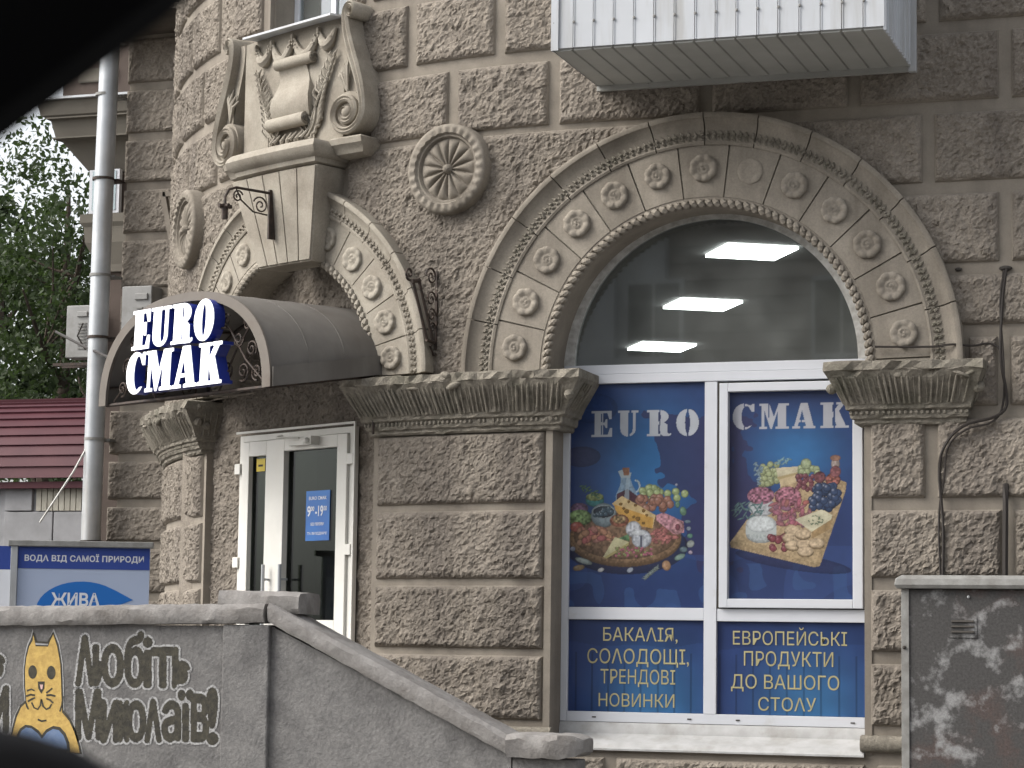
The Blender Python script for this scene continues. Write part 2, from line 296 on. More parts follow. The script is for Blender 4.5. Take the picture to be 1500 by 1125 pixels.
# ================================================================== SETTING
def sheet(name, x0, x1, y0, y1, z, m, **k):
    return MB().add([(x0, y0, z), (x1, y0, z), (x1, y1, z), (x0, y1, z)], [(0, 1, 2, 3)]).build(name, m, **k)
sheet('ground', -150, 150, -120, 200, GZ - 0.15, 'asphalt', kind='structure')
sheet('road', -60, 60, -30, -7.0, GZ - 0.146, 'asphalt', kind='structure')
MB().box(-60, 60, -6.98, -0.3, GZ - 0.3, GZ - 0.01).build('pavement', 'paving', kind='structure')
MB().box(-60, 60, -7.18, -7.0, GZ - 0.3, GZ + 0.0).build('kerb', 'coping', kind='structure', bevel=0.01)

# ================================================================== THE CORNER BUILDING
MC, MZ = -0.09, 4.74            # centre of the shop window arch (s, z)
DC, DZ = -4.47, 4.77            # centre of the door arch
TOPZ = 10.2
bld = empty('corner_building', (-2, 3, GZ), 'old brown stucco building with a rounded corner and carved arches over the shop', 'building')
DS0, DS1 = -6.12, -3.26         # door bay between the piers
WS0, WS1 = -1.44, 1.25          # shop window bay
def in_open(s, z):
    if WS0 < s < WS1 and 1.55 < z < MZ: return True
    if z >= MZ and (s - MC) ** 2 + (z - MZ) ** 2 < 1.55 ** 2: return True
    if DS0 < s < DS1 and GZ < z < DZ: return True
    if z >= DZ - 0.01 and (s - DC) ** 2 + (z - DZ) ** 2 < 1.40 ** 2: return True
    if -4.84 < s < -3.68 and 8.12 < z < 9.75: return True
    return False
def grid_vals(a, b, st, extra):
    v = list(np.arange(a, b + 1e-6, st)) + [e for e in extra if a <= e <= b] + [b]; v = sorted(set(round(x, 4) for x in v)); out = [v[0]]
    for x in v[1:]:
        if x - out[-1] > 0.004: out.append(x)
    return out
sv = grid_vals(-11.4, 6.0, 0.1, [DS0, DS1, WS0, WS1, -4.84, -3.68]); zv = grid_vals(GZ - 0.1, TOPZ, 0.1, [1.55, MZ, DZ, 8.12, 9.75])
mb = MB(WV); P = [(s, 0, z) for s in sv for z in zv]; nz = len(zv); F = []
for i in range(len(sv) - 1):
    for j in range(nz - 1):
        if not in_open((sv[i] + sv[i + 1]) / 2, (zv[j] + zv[j + 1]) / 2): F.append((i * nz + j, (i + 1) * nz + j, (i + 1) * nz + j + 1, i * nz + j + 1))
mb.add(P, F)
wall = mb.build('wall', 'smooth', bld, smooth=True)
# the body of the house behind the facade: side, back and roof
xe, ye = WV([(-11.4, 0, 0)])[0][:2]
MB().add([(6, 0, GZ), (6, 14, GZ), (6, 14, TOPZ), (6, 0, TOPZ)], [(0, 1, 2, 3)]).add([(6, 14, GZ), (-10, 14, GZ), (-10, 14, TOPZ), (6, 14, TOPZ)], [(0, 1, 2, 3)]).build('side_wall', 'smooth', bld)
roof = [tuple(WV([(s, 0.02, TOPZ)])[0]) for s in np.arange(-11.4, -1.0, 0.4)] + [(6, 0, TOPZ), (6, 14, TOPZ), (-10, 14, TOPZ), (-10, ye, TOPZ)]
MB().add(roof, [tuple(range(len(roof)))]).build('roof', 'canopyin', bld)

def arches(S, Z, rm=1.80, rd=1.62):
    return ((Z > MZ - 0.02) & ((S - MC) ** 2 + (Z - MZ) ** 2 < rm ** 2)) | ((Z > DZ - 0.02) & ((S - DC) ** 2 + (Z - DZ) ** 2 < rd ** 2)) | ((Z < MZ) & (S > DS0) & (S < DS1)) | ((S > -5.0) & (S < -3.64) & (Z > 5.9) & (Z < 9.8))
def block(s0, s1, z0, z1, parent=bld, T=WV, mask=arches, name='stone_block', m='rough', st=0.0165, proud=0.05, gap=0.05, amp=0.0072, base=0.0, cut=None):
    """one dressed block: bevelled edge, smooth margin and a hacked, pebbly face"""
    s0 += gap; s1 -= gap; z0 += gap; z1 -= gap
    if s1 - s0 < 0.05: return None
    bd = [0, 0.010, 0.022]
    def ax(a, b):
        k = max(2, int((b - a - 0.06) / st)); inner = np.linspace(a + 0.034, b - 0.034, k)
        return np.concatenate([[a, a + bd[1], a + bd[2]], inner, [b - bd[2], b - bd[1], b]])
    S1, Z1 = ax(s0, s1), ax(z0, z1); S, Z = np.meshgrid(S1, Z1, indexing='ij'); a, b = S.shape
    E = np.minimum.reduce([np.arange(a)[:, None] + 0 * Z, (a - 1 - np.arange(a))[:, None] + 0 * Z, np.arange(b)[None, :] + 0 * S, (b - 1 - np.arange(b))[None, :] + 0 * S]).astype(int)
    N = rng.normal(size=S.shape); N2 = (N * 1.6 + 0.7 * np.roll(N, 1, 0) + 0.7 * np.roll(N, 1, 1) + 0.3 * np.roll(N, 1, (0, 1))) / 2
    lump = rng.normal(size=(a // 5 + 3, b // 5 + 3)); lump = np.kron(lump, np.ones((5, 5)))[:a, :b]
    for _ in range(3): lump = (lump + np.roll(lump, 1, 0) + np.roll(lump, 1, 1) + np.roll(lump, -1, 0) + np.roll(lump, -1, 1)) / 5
    D = proud + amp * N2 * 0.8 + 0.006 * lump
    D = np.where(E == 0, 0.0, np.where(E == 1, proud * 0.45, np.where(E == 2, proud * 0.72 + 0.5 * (D - proud), np.where(E == 3, proud * 0.92 + 0.8 * (D - proud), D)))) + base
    ok = np.ones((a - 1, b - 1), bool)
    if mask is not None:
        ok = ~mask((S[:-1, :-1] + S[1:, 1:]) / 2, (Z[:-1, :-1] + Z[1:, 1:]) / 2)
    J = rng.normal(size=(2,) + S.shape) * 0.004 * (E > 1)
    P = np.stack([(S + J[0]).ravel(), D.ravel(), (Z + J[1]).ravel()], 1)
    ii, jj = np.nonzero(ok)
    if len(ii) == 0: return None
    q = ii * b + jj; F = np.stack([q, q + b, q + b + 1, q + 1], 1)
    V = T(P); used = np.unique(F); rm = -np.ones(len(V), int); rm[used] = np.arange(len(used)); V = V[used]; F = rm[F]
    L = np.array([V[:, 0].mean(), V[:, 1].mean(), V[:, 2].min()])
    me = bpy.data.meshes.new(name); me.from_pydata((V - L).tolist(), [], F.tolist())
    me.materials.append(M[m]); me.materials.append(M['smooth']); Ef = np.minimum(np.minimum(E[ii, jj], E[ii + 1, jj + 1]), np.minimum(E[ii + 1, jj], E[ii, jj + 1]))
    me.polygons.foreach_set('material_index', (Ef < 1).astype(np.int32))
    return put(name, me, m, parent, L, smooth=False)
rows = {  # (z0, z1): joints along s
    (6.865, 7.54): [-10.8, -9.8, -8.8, -7.85, -6.9, -5.95, -5.0, -4.3, -3.45, -2.47, -1.47, -0.1, 1.17, 2.42, 3.7, 5.0, 6.0],
    (7.54, 8.21): [-11.2, -10.3, -9.3, -8.3, -7.35, -6.4, -5.4, -4.3, -3.85, -2.93, -2.0, -0.7, 0.56, 1.83, 3.1, 4.4, 5.7],
    (8.21, 8.88): [-10.8, -9.8, -8.8, -7.85, -6.9, -5.95, -5.0, -3.45, -2.47, -1.47, -0.1, 1.17, 2.42, 3.7, 5.0, 6.0],
    (8.88, 9.5): [-11.2, -10.3, -9.3, -8.3, -7.35, -6.4, -5.4, -3.85, -2.93, -2.0, -0.7, 0.56, 1.83, 3.1, 4.4, 5.7],
    (9.5, 10.15): [-10.8, -9.8, -8.8, -7.85, -6.9, -5.95, -5.0, -3.45, -2.47, -1.47, -0.1, 1.17, 2.42, 3.7, 5.0, 6.0],
    (6.188, 6.865): [0.2, 1.79, 3.05, 4.3, 5.55], (5.51, 6.188): [1.0, 2.41, 3.67, 4.93, 6.0], (4.995, 5.51): [1.4, 3.0, 4.3, 5.6],
    (4.33, 4.995): [2.06, 2.39, 3.66, 4.92, 6.0], (3.585, 4.33): [1.25, 1.80, 3.06, 4.3, 5.6], (2.935, 3.585): [1.25, 2.41, 3.67, 4.93, 6.0],
    (2.335, 2.935): [1.25, 1.80, 3.06, 4.3, 5.6], (1.735, 2.335): [1.25, 2.41, 3.67, 4.93, 6.0],
}
for (z0, z1), js in rows.items():
    for a_, b_ in zip(js[:-1], js[1:]): block(a_, b_, z0, z1)
for z0, z1 in ((1.735, 2.335), (2.335, 2.935), (2.935, 3.585), (3.585, 4.26)):      # the piers beside the door
    block(DS1 + 0.0, WS0 - 0.045, z0, z1, gap=0.03); 
    for a_, b_ in ((-11.0, -9.5), (-9.5, -8.0), (-8.0, DS0)): block(a_, b_, z0, z1, gap=0.03, mask=None)
# unbroken pebbled render between the arches
for a_, b_ in ((-11.2, -8.6), (-8.6, -5.0), (-3.75, 0.2)):
    block(a_, b_, DZ - 0.04, 6.865, gap=0.0 if a_ > -11 else 0.03, name='rough_render_panel')
block(-3.3, -0.9, GZ, 1.52, name='plinth_render', mask=None); block(-0.9, 1.3, GZ, 1.52, name='plinth_render', mask=None); block(1.3, 4.5, GZ, 1.52, name='plinth_render', mask=None)
# plinth moulding right of the window
def sband(mb, s0, s1, prof, step=0.12):       # a profile [(d, z)] swept along the facade
    k = max(2, int((s1 - s0) / step)); rings = [[(s0 + (s1 - s0) * i / k, d, z) for d, z in prof] for i in range(k + 1)]
    return mb.loft(rings)
torus = [(-0.02, 1.57)] + [(0.03 + 0.05 * math.cos(R_(a)), 1.64 + 0.065 * math.sin(R_(a))) for a in range(-80, 91, 17)] + [(-0.02, 1.71)]
m_ = MB(WV); sband(m_, 1.22, 6.0, torus); m_.build('plinth_moulding', 'worn', bld, smooth=True)
m_ = MB(WV); sband(m_, DS1, WS0 + 0.02, torus); m_.build('plinth_moulding', 'worn', bld, smooth=True)

# ---- jambs of the window bay
MB().box(WS0 - 0.06, WS0, 0.0 - 0.012, 0.45, 1.55, MZ).build('window_jamb', 'smooth', bld); MB().box(WS1, WS1 + 0.06, -0.012, 0.45, 1.55, MZ).build('window_jamb', 'smooth', bld)

# ---- the two arches
def ring_T(c, zc):
    def f(P):  # (angle in radians, d, radius)
        P = np.asarray(P); return WV(np.stack([c + P[:, 2] * np.cos(P[:, 0]), P[:, 1], zc + P[:, 2] * np.sin(P[:, 0])], 1))
    return f
def ring(mb, a0, a1, prof, step=2.5):
    k = max(2, int(abs(a1 - a0) / step)); return mb.loft([[(R_(a0 + (a1 - a0) * i / k), d, r) for d, r in prof] for i in range(k + 1)])
def rosette_mesh(name, r0):
    pa = rng.uniform(.45, 1.15, 8); ph = rng.uniform(0, 6); w_ = rng.uniform(22, 30)
    nr, na = 11, 48; P = [(0, 0.030, 0)]; F = []
    for i in range(1, nr + 1):
        t = i / nr
        for k in range(na):
            a = 2 * math.pi * k / na; pet = abs(math.cos(4 * a)); inner = abs(math.cos(2.5 * a + 0.6))
            rr = r0 * t * (1 - (0.05 * (1 - pet) if t > 0.8 else 0))
            h = 0.020 + (0.010 + 0.009 * pet) * pa[int(a / (math.pi / 4) + .5) % 8] * math.sin(math.pi * min(1, max(0, (t - 0.45) / 0.62))) if t > 0.45 else 0.018 + 0.016 * (0.5 + 0.5 * math.cos(t * w_ + a + ph)) * (0.75 + 0.25 * inner)
            if i == nr: h = -0.005
            if i == nr - 1: rr = r0 * 0.99 * (1 - 0.05 * (1 - pet)); h = max(h, 0.018)
            P.append((rr * math.cos(a), h, rr * math.sin(a)))
    F += [(0, 1 + k, 1 + (k + 1) % na) for k in range(na)]
    for i in range(nr - 1):
        for k in range(na): F.append((1 + i * na + k, 1 + (i + 1) * na + k, 1 + (i + 1) * na + (k + 1) % na, 1 + i * na + (k + 1) % na))
    me = bpy.data.meshes.new(name); me.from_pydata([(x, -d, z) for x, d, z in P], [], F); me.polygons.foreach_set('use_smooth', [True] * len(F)); return me
def make_arch(c, zc, r_in, r_pan, r_leaf, r_cove, r_out, dd, nros, ros_r, ros_rad, a_list, mat_, keyspan, soffit_d, label):
    T = ring_T(c, zc); A = empty_part('arch_surround', bld, (c, zc))
    if label: A['label'] = label
    mes = [rosette_mesh('rosette', ros_rad * k) for k in (1, .97, 1.02, .95, 1)]
    for me in mes: me.materials.append(M[mat_])
    for i, (a0, a1, has) in enumerate(a_list):         # voussoirs with a rosette each
        g = 0.22; mb = MB(T)
        ring(mb, a0 + g, a1 - g, [(-0.05, r_pan), (dd, r_pan), (dd, r_leaf), (-0.05, r_leaf)]); vs = mb.build('voussoir', mat_, A)
        if has:
            am = R_((a0 + a1) / 2); s = c + ros_r * math.cos(am); z = zc + ros_r * math.sin(am)
            o = put('rosette', mes[int(rng.integers(5))], None, A, WV([(s, dd - 0.003, z)])[0], rotz=-ang(s)); o.rotation_euler.y = rng.uniform(0, 6)
            if has == 2: o.scale = (0.93, 0.35, 0.93)
    lo, hi = a_list[0][0], a_list[-1][1]
    spans = [(lo, hi)] if not keyspan else [(lo, keyspan[0]), (keyspan[1], hi)]
    for (p, q) in spans:
        mb = MB(T); ring(mb, p, q, [(-0.04, r_pan), (dd - 0.018, r_pan), (dd - 0.018, r_leaf), (-0.04, r_leaf)]); mb.build('voussoir_bed', 'worn', A)
        n = max(2, round((q - p) / 12.6)); st = (q - p) / n
        for k in range(n):                           # outer moulding in lengths
            mb = MB(T); a0, a1 = p + st * k + 0.15, p + st * (k + 1) - 0.15
            prof = [(-0.05, r_leaf), (dd + 0.012, r_leaf), (dd + 0.02, r_leaf + 0.02), (dd + 0.012, r_leaf + 0.035), (dd + 0.012, r_cove)]
            prof += [(dd + 0.012 + 0.05 * t, r_cove + (r_out - 0.05 - r_cove) * (t ** 0.6)) for t in (0.25, 0.5, 0.75, 1)] + [(dd + 0.075, r_out - 0.045), (dd + 0.08, r_out - 0.02), (dd + 0.07, r_out), (-0.02, r_out)]
            ring(mb, a0, a1, prof, 1.6); mb.build('moulding_length', mat_, A, smooth=True)
        # leaf band: little carved leaves
        rm_ = (r_leaf + 0.035 + r_cove) / 2; hr = (r_cove - r_leaf - 0.035) / 2
        T2 = lambda P, rm_=rm_: T(np.stack([np.asarray(P)[:, 0] / rm_, np.asarray(P)[:, 1], np.asarray(P)[:, 2]], 1))
        mb = MB(T2); n = int(R_(q - p) * rm_ / 0.056)
        for k in range(n):
            if rng.random() < 0.03: continue
            x = R_(p + (q - p) * (k + 0.5) / n) * rm_; j1, j2 = rng.uniform(-.006, .006, 2); dr = dd + 0.004
            mb.tube([(x - 0.022 + j1, dr - 0.004, rm_ - hr * 1.05), (x + 0.004, dr + 0.012, rm_ - hr * 0.5), (x - 0.008 + j2, dr + 0.014, rm_ + hr * 0.2), (x + 0.012, dr + 0.002, rm_ + hr * 1.05)], [0.010, 0.016, 0.017, 0.010], 6)
            mb.tube([(x + 0.014 + j2, dr - 0.004, rm_ - hr * 0.9), (x + 0.022, dr + 0.008, rm_ - hr * 0.1), (x + 0.010 + j1, dr + 0.0, rm_ + hr * 0.5)], [0.006, 0.012, 0.006], 5)
        mb.build('leaf_moulding', 'worn' if mat_ == 'arch' else mat_, A, kind='stuff')
        # inner rope and its bed
        mb = MB(T); ring(mb, p, q, [(soffit_d, r_in), (dd - 0.05, r_in), (dd - 0.02, r_in + 0.02), (dd - 0.02, r_pan - 0.03), (dd - 0.005, r_pan - 0.025), (dd - 0.005, r_pan - 0.002), (-0.03, r_pan - 0.002), (soffit_d, r_pan - 0.05)]); mb.build('soffit', 'smooth' if mat_ == 'arch' else mat_, A, smooth=True)
        rr = (r_in + r_pan) / 2 - 0.012; hw = (r_pan - r_in) / 2 - 0.010
        T3 = lambda P, rr=rr: T(np.stack([np.asarray(P)[:, 0] / rr, np.asarray(P)[:, 1], np.asarray(P)[:, 2]], 1))
        mb = MB(T3); n = int(R_(q - p) * rr / 0.066)
        for k in range(n):
            x = R_(p + (q - p) * (k + 0.5) / n) * rr + rng.uniform(-.004, .004); w = rng.uniform(.9, 1.08)
            mb.tube([(x - 0.030, dd - 0.03, rr - hw), (x - 0.016, dd - 0.008, rr - hw * 0.6), (x, dd - 0.002, rr), (x + 0.018, dd - 0.008, rr + hw * 0.65), (x + 0.028, dd - 0.03, rr + hw)], [0.012, 0.025 * w, 0.029 * w, 0.024 * w, 0.010], 7)
        mb.build('rope_moulding', mat_, A, smooth=True, kind='stuff')
    return A
def empty_part(name, parent, cz):
    mb = MB(ring_T(*cz)); r = 0.02
    o = bpy.data.objects.new(name, None); col.objects.link(o); o.empty_display_size = 0.2; place(o, parent, WV([(cz[0], 0, cz[1])])[0]); return o
st = 13.72; al = [(1.2 + st * i, 1.2 + st * (i + 1), 1) for i in range(13)]; al[6 - 1 + 0] = (al[5][0], al[5][1], 2)
al = [(0.0, 1.2, 0)] + al + [(179.56, 180.0, 0)]
archW = make_arch(MC, MZ, 1.372, 1.455, 1.90, 2.02, 2.17, 0.085, 13, 1.70, 0.120, al, 'arch', None, -0.30, None)
al = [(0, 12.3, 1), (12.3, 26.4, 1), (26.4, 41, 1), (41, 55.2, 1), (55.2, 72, 1), (108, 124.8, 1), (124.8, 139, 1), (139, 153.6, 1), (153.6, 167.7, 1), (167.7, 180, 1)]
archD = make_arch(DC, DZ, 1.20, 1.29, 1.64, 1.74, 1.87, 0.11, 10, 1.46, 0.112, al, 'trim', (72, 108), -0.42, None)

# ---- keystone, ledge, carved panel and scrolls over the door
kt = R_(0)
def trap(mb, s0t, s1t, s0b, s1b, zt, zb, dt, db, back=-0.02, n=6):
    rings = []
    for i in range(n + 1):
        t = i / n; rings.append([(s0b + (s1b - s0b) * t, back, zb), (s0b + (s1b - s0b) * t, db, zb), (s0t + (s1t - s0t) * t, dt, zt), (s0t + (s1t - s0t) * t, back, zt)])
    return mb.loft(rings)
key = trap(MB(WV), -4.93, -3.72, -4.60, -3.86, 6.73, 5.86, 0.36, 0.27).build('keystone', 'trim', bld, bevel=0.006)
for i in range(5):
    e = 0.006
    def L(a, b, t): return a + (b - a) * t
    t0, t1 = i / 5, (i + 1) / 5
    trap(MB(WV), L(-4.93, -3.72, t0) + e, L(-4.93, -3.72, t1) - e, L(-4.60, -3.86, t0) + e, L(-4.60, -3.86, t1) - e, 6.715, 5.875, 0.382, 0.292, 0.20, 2).build('keystone_flute', 'trim', key, bevel=0.004)
led = MB(WV)
def ledge(mb, s0, s1, prof, back=-0.02, k=12):
    rings = []
    for d, z, e in prof: rings.append([(s0 - e, back, z)] + [(s0 - e + (s1 - s0 + 2 * e) * i / k, d, z) for i in range(k + 1)] + [(s1 + e, back, z)])
    return mb.loft(rings)
ledge(led, -4.80, -3.74, [(0.36, 6.735, -0.0), (0.40, 6.75, 0.03), (0.41, 6.79, 0.04), (0.43, 6.80, 0.06), (0.47, 6.83, 0.08), (0.49, 6.88, 0.09), (0.47, 6.92, 0.08), (0.44, 6.95, 0.05)])
led.build('keystone_ledge', 'trim', bld, smooth=True)
for a_, b_ in ((-3.62, -3.34), (-5.24, -5.02)):
    led = MB(WV); ledge(led, a_, b_, [(0.16, 6.80, 0.0), (0.20, 6.82, 0.02), (0.22, 6.87, 0.04), (0.26, 6.90, 0.05), (0.27, 6.95, 0.05), (0.24, 6.97, 0.03)], k=4); led.build('ledge_return', 'trim', bld, smooth=True)
panel = trap(MB(WV), -5.10, -3.60, -5.10, -3.60, 8.12, 6.93, 0.16, 0.16).build('carved_panel', 'trim', bld, bevel=0.005)
# scroll of parchment: two rolls, a curved sheet and a trailing edge
pc = MB(WV); s0, s1 = -4.50, -4.02
pc.loft([[(s, 0.20 + 0.055 * math.cos(R_(a)), 7.80 + 0.055 * math.sin(R_(a))) for a in range(0, 360, 30)] for s in (s0, s0 + .01, s1 - .01 + 0.05, s1 + 0.05)])
pc.loft([[(s, 0.23 + 0.065 * math.cos(R_(a)), 7.22 + 0.065 * math.sin(R_(a))) for a in range(0, 360, 30)] for s in (s0 - 0.05, s0, s1 - .03, s1)])
sheetp = []
for t in np.linspace(0, 1, 12):
    z = 7.25 + 0.55 * t; bulge = 0.22 + 0.05 * math.sin(t * math.pi * 2) ; wob = 0.05 * math.sin(t * math.pi * 1.5 + 0.5)
    sheetp.append([(s0 + 0.02 - 0.03 * (1 - t), bulge, z), (s1 + wob * 1.2, bulge, z), (s1 + wob * 1.2, 0.12, z), (s0 + 0.02 - 0.03 * (1 - t), 0.12, z)])
pc.loft(sheetp); pc.build('parchment_scroll', 'trim', panel, smooth=True)
for (c0, z0, d0, rr) in ((s1 + 0.052, 7.80, 0.20, 0.045), (s1 + 0.002, 7.22, 0.23, 0.052)):
    sp = MB(WV); sp.tube([(c0 + 0.004, d0 + y, z0 + x) for x, y in spiral(0, 0, rr, 0.006, 60, 2.2, 30)], 0.007, 5); sp.build('scroll_curl', 'worn', panel, smooth=True)
gl = MB(WV)
for k, (a, b) in enumerate(((-4.86, -4.60), (-4.60, -4.28), (-4.28, -3.92), (-3.92, -3.70))):      # hanging garlands
    dp = 0.20 if k in (1, 2) else 0.15; n = 13
    path = [(a + (b - a) * i / n, 0.185, 8.03 - dp * math.sin(math.pi * i / n)) for i in range(n + 1)]
    gl.tube(path, [0.014 + 0.042 * math.sin(math.pi * i / n) for i in range(n + 1)], 8)
    for i in range(1, n):
        for q in (-1, 1):
            if rng.random() < .8: gl.blob((path[i][0] + rng.uniform(-.01, .01), 0.215, path[i][2] + q * 0.015), (0.013, 0.012, 0.013), 6, 4)
    gl.blob((a, 0.19, 8.04), (0.02, 0.03, 0.035), 7, 4)
gl.build('garland', 'trim', panel, smooth=True)
lv = MB(WV)                                                                   # palm fronds either side, laurel ring below
for side, cx, dx in ((-1, -4.62, -0.20), (1, -3.96, 0.24)):
    for st_k, (ox, hgt) in enumerate(((0, 0.72), (-0.10 * side, 0.50))):
        stem = [(cx + ox + dx * t ** 1.5, 0.185, 7.02 + hgt * t) for t in np.linspace(0, 1, 12)]; lv.tube(stem, 0.012, 5)
        for k in range(1, 12):
            for q in (-1, 1):
                x, _, z = stem[k]; ln = 0.18 * (1.1 - k / 16)
                lv.tube([(x, 0.18, z), (x + q * ln * 0.45, 0.205, z + ln * 0.55), (x + q * ln * 0.62, 0.18, z + ln * 1.15)], [0.010, 0.015, 0.004], 5)
for k in range(30):
    a = R_(200 + 140 * k / 29); x, z = -4.26 + 0.42 * math.cos(a), 7.36 + 0.40 * math.sin(a)
    lv.blob((x, 0.185, z), (0.016, 0.02, 0.042), 6, 4, a + (0.7 if k % 2 else -0.7))
for k in range(7):
    lv.tube([(-4.55 + 0.08 * k, 0.18, 6.98), (-4.54 + 0.08 * k + rng.uniform(-.04, .04), 0.23, 7.05), (-4.50 + 0.08 * k, 0.20, 7.12)], [0.03, 0.026, 0.008], 7)
lv.tube([(-4.26 + 0.33 * math.cos(R_(a)), 0.20, 7.27 + 0.30 * math.sin(R_(a))) for a in range(-75, 60, 12)], 0.014, 6)
lv.build('carved_foliage', 'trim', panel, smooth=True)
def volute(cx, zc, side, ztop, top_dx, r=0.20):
    """a big S-scroll standing beside the carved panel, curled at the foot and the head"""
    v = MB(WV); d0, d1 = -0.02, 0.25
    low = spiral(0, 0, r, 0.035, 0 if side > 0 else 180, -side * 1.75 * 1.0, 46)
    low = [(cx + x, zc + z) for x, z in low][::-1]
    stem = []
    xs, zs = cx + side * r, zc
    xe_, ze_ = cx + top_dx, ztop
    for t in np.linspace(0, 1, 18)[1:]:
        stem.append((xs + (xe_ - xs) * (3 * t * t - 2 * t ** 3), zs + (ze_ - zs) * t))
    hr = 0.062; head = [(xe_ + side * hr - side * hr * math.cos(R_(a)) * (1 - a / 700), ze_ + hr * 1.25 * math.sin(R_(a)) * (1 - a / 700)) for a in range(15, 480, 22)]
    path = low + stem + head; hw = [0.012 + 0.022 * min(1, i / 12) for i in range(len(low))] + [0.034 + 0.014 * math.sin(math.pi * i / len(stem)) for i in range(len(stem))] + list(np.linspace(0.03, 0.014, len(head)))
    rings = []
    for i, (x, z) in enumerate(path):
        a = Vector(path[min(i + 1, len(path) - 1)]) - Vector(path[max(i - 1, 0)]); a.normalize(); nx, nz_ = -a.y, a.x; w = hw[i]
        rings.append([(x + nx * w, d0, z + nz_ * w), (x + nx * w, d1, z + nz_ * w), (x + nx * w * 0.45, d1 + 0.018, z + nz_ * w * 0.45), (x, d1 + 0.002, z), (x - nx * w * 0.45, d1 + 0.018, z - nz_ * w * 0.45), (x - nx * w, d1, z - nz_ * w), (x - nx * w, d0, z - nz_ * w)])
    v.loft(rings)
    o = v.build('scroll_bracket', 'trim', bld, smooth=True)
    d = MB(WV); d.prism([(cx + r * 0.98 * math.cos(R_(a)), zc + r * 0.98 * math.sin(R_(a))) for a in range(0, 360, 15)], d0, d1 - 0.035); d.blob((cx, d1 - 0.03, zc), (0.06, 0.05, 0.06), 12, 8)
    # web behind the stem
    web = [(xs + side * 0.02, zs)] + [(x + side * 0.03, z) for x, z in stem] + [(x - side * 0.12 - side * 0.10 * (1 - t), z) for (x, z), t in zip(stem[::-1], np.linspace(1, 0, len(stem)))]
    d.prism(web, d0, 0.17)
    for k in range(4): d.tube([(cx - side * 0.02, 0.2, zc + r), (cx + side * (-0.10 + 0.03 * k), 0.22, zc + r + 0.14 + 0.03 * k), (cx - side * (0.14 - 0.05 * k), 0.18, zc + r + 0.20 + 0.07 * k)], [0.012, 0.02, 0.005], 6)
    d.build('scroll_disc', 'trim', o, smooth=True)
volute(-5.32, 7.17, -1, 8.12, 0.10, 0.215)
volute(-3.50, 7.20, 1, 8.14, -0.03)

# ---- round medallions
def medallion(s, z, r=0.40, depth=0.15):
    nr, na = 26, 168; prof = []
    for i in range(nr + 1):
        t = i / nr
        prof.append(t)
    P = []; F = []
    for i, t in enumerate(prof):
        for k in range(na):
            a = 2 * math.pi * k / na
            if t < 0.10: h = depth - 0.01 + 0.02 * (1 - (t / .1) ** 2)
            elif t < 0.66:
                u = (t - 0.10) / 0.56; pet = abs(math.cos(7 * a)); w = 0.25 + 0.75 * u
                h = depth - 0.055 + 0.045 * max(0, pet - (1 - w)) ** 0.5 * math.sin(math.pi * min(1, u * 0.9 + 0.08)) ** 0.5
            elif t < 0.72: h = depth - 0.055
            elif t < 0.78: h = depth - 0.02
            elif t < 0.97: h = depth + 0.0 + 0.016 * (0.5 + 0.5 * math.cos(28 * a)) * (1 if 0.80 < t < 0.94 else 0)
            else: h = depth - 0.012
            P.append((r * t * math.cos(a), -h, r * t * math.sin(a)))
    for k in range(na):
        a = 2 * math.pi * k / na; P.append((r * 1.01 * math.cos(a), -(depth - 0.03), r * 1.01 * math.sin(a)))
    for k in range(na):
        a = 2 * math.pi * k / na; P.append((r * 1.03 * math.cos(a), 0.06, r * 1.03 * math.sin(a)))
    for i in range(nr + 2):
        for k in range(na): F.append((i * na + k, (i + 1) * na + k, (i + 1) * na + (k + 1) % na, i * na + (k + 1) % na))
    me = bpy.data.meshes.get('medallion')
    if me is None:
        me = bpy.data.meshes.new('medallion'); me.from_pydata(P, [], F); me.materials.append(M['arch'])
        me.polygons.foreach_set('use_smooth', [True] * len(F)); me.set_sharp_from_angle(angle=R_(50))
    return put('medallion', me, None, bld, WV([(s, 0.0, z)])[0], rotz=-ang(s))
medallion(-2.45, 6.58); medallion(-6.62, 6.55)

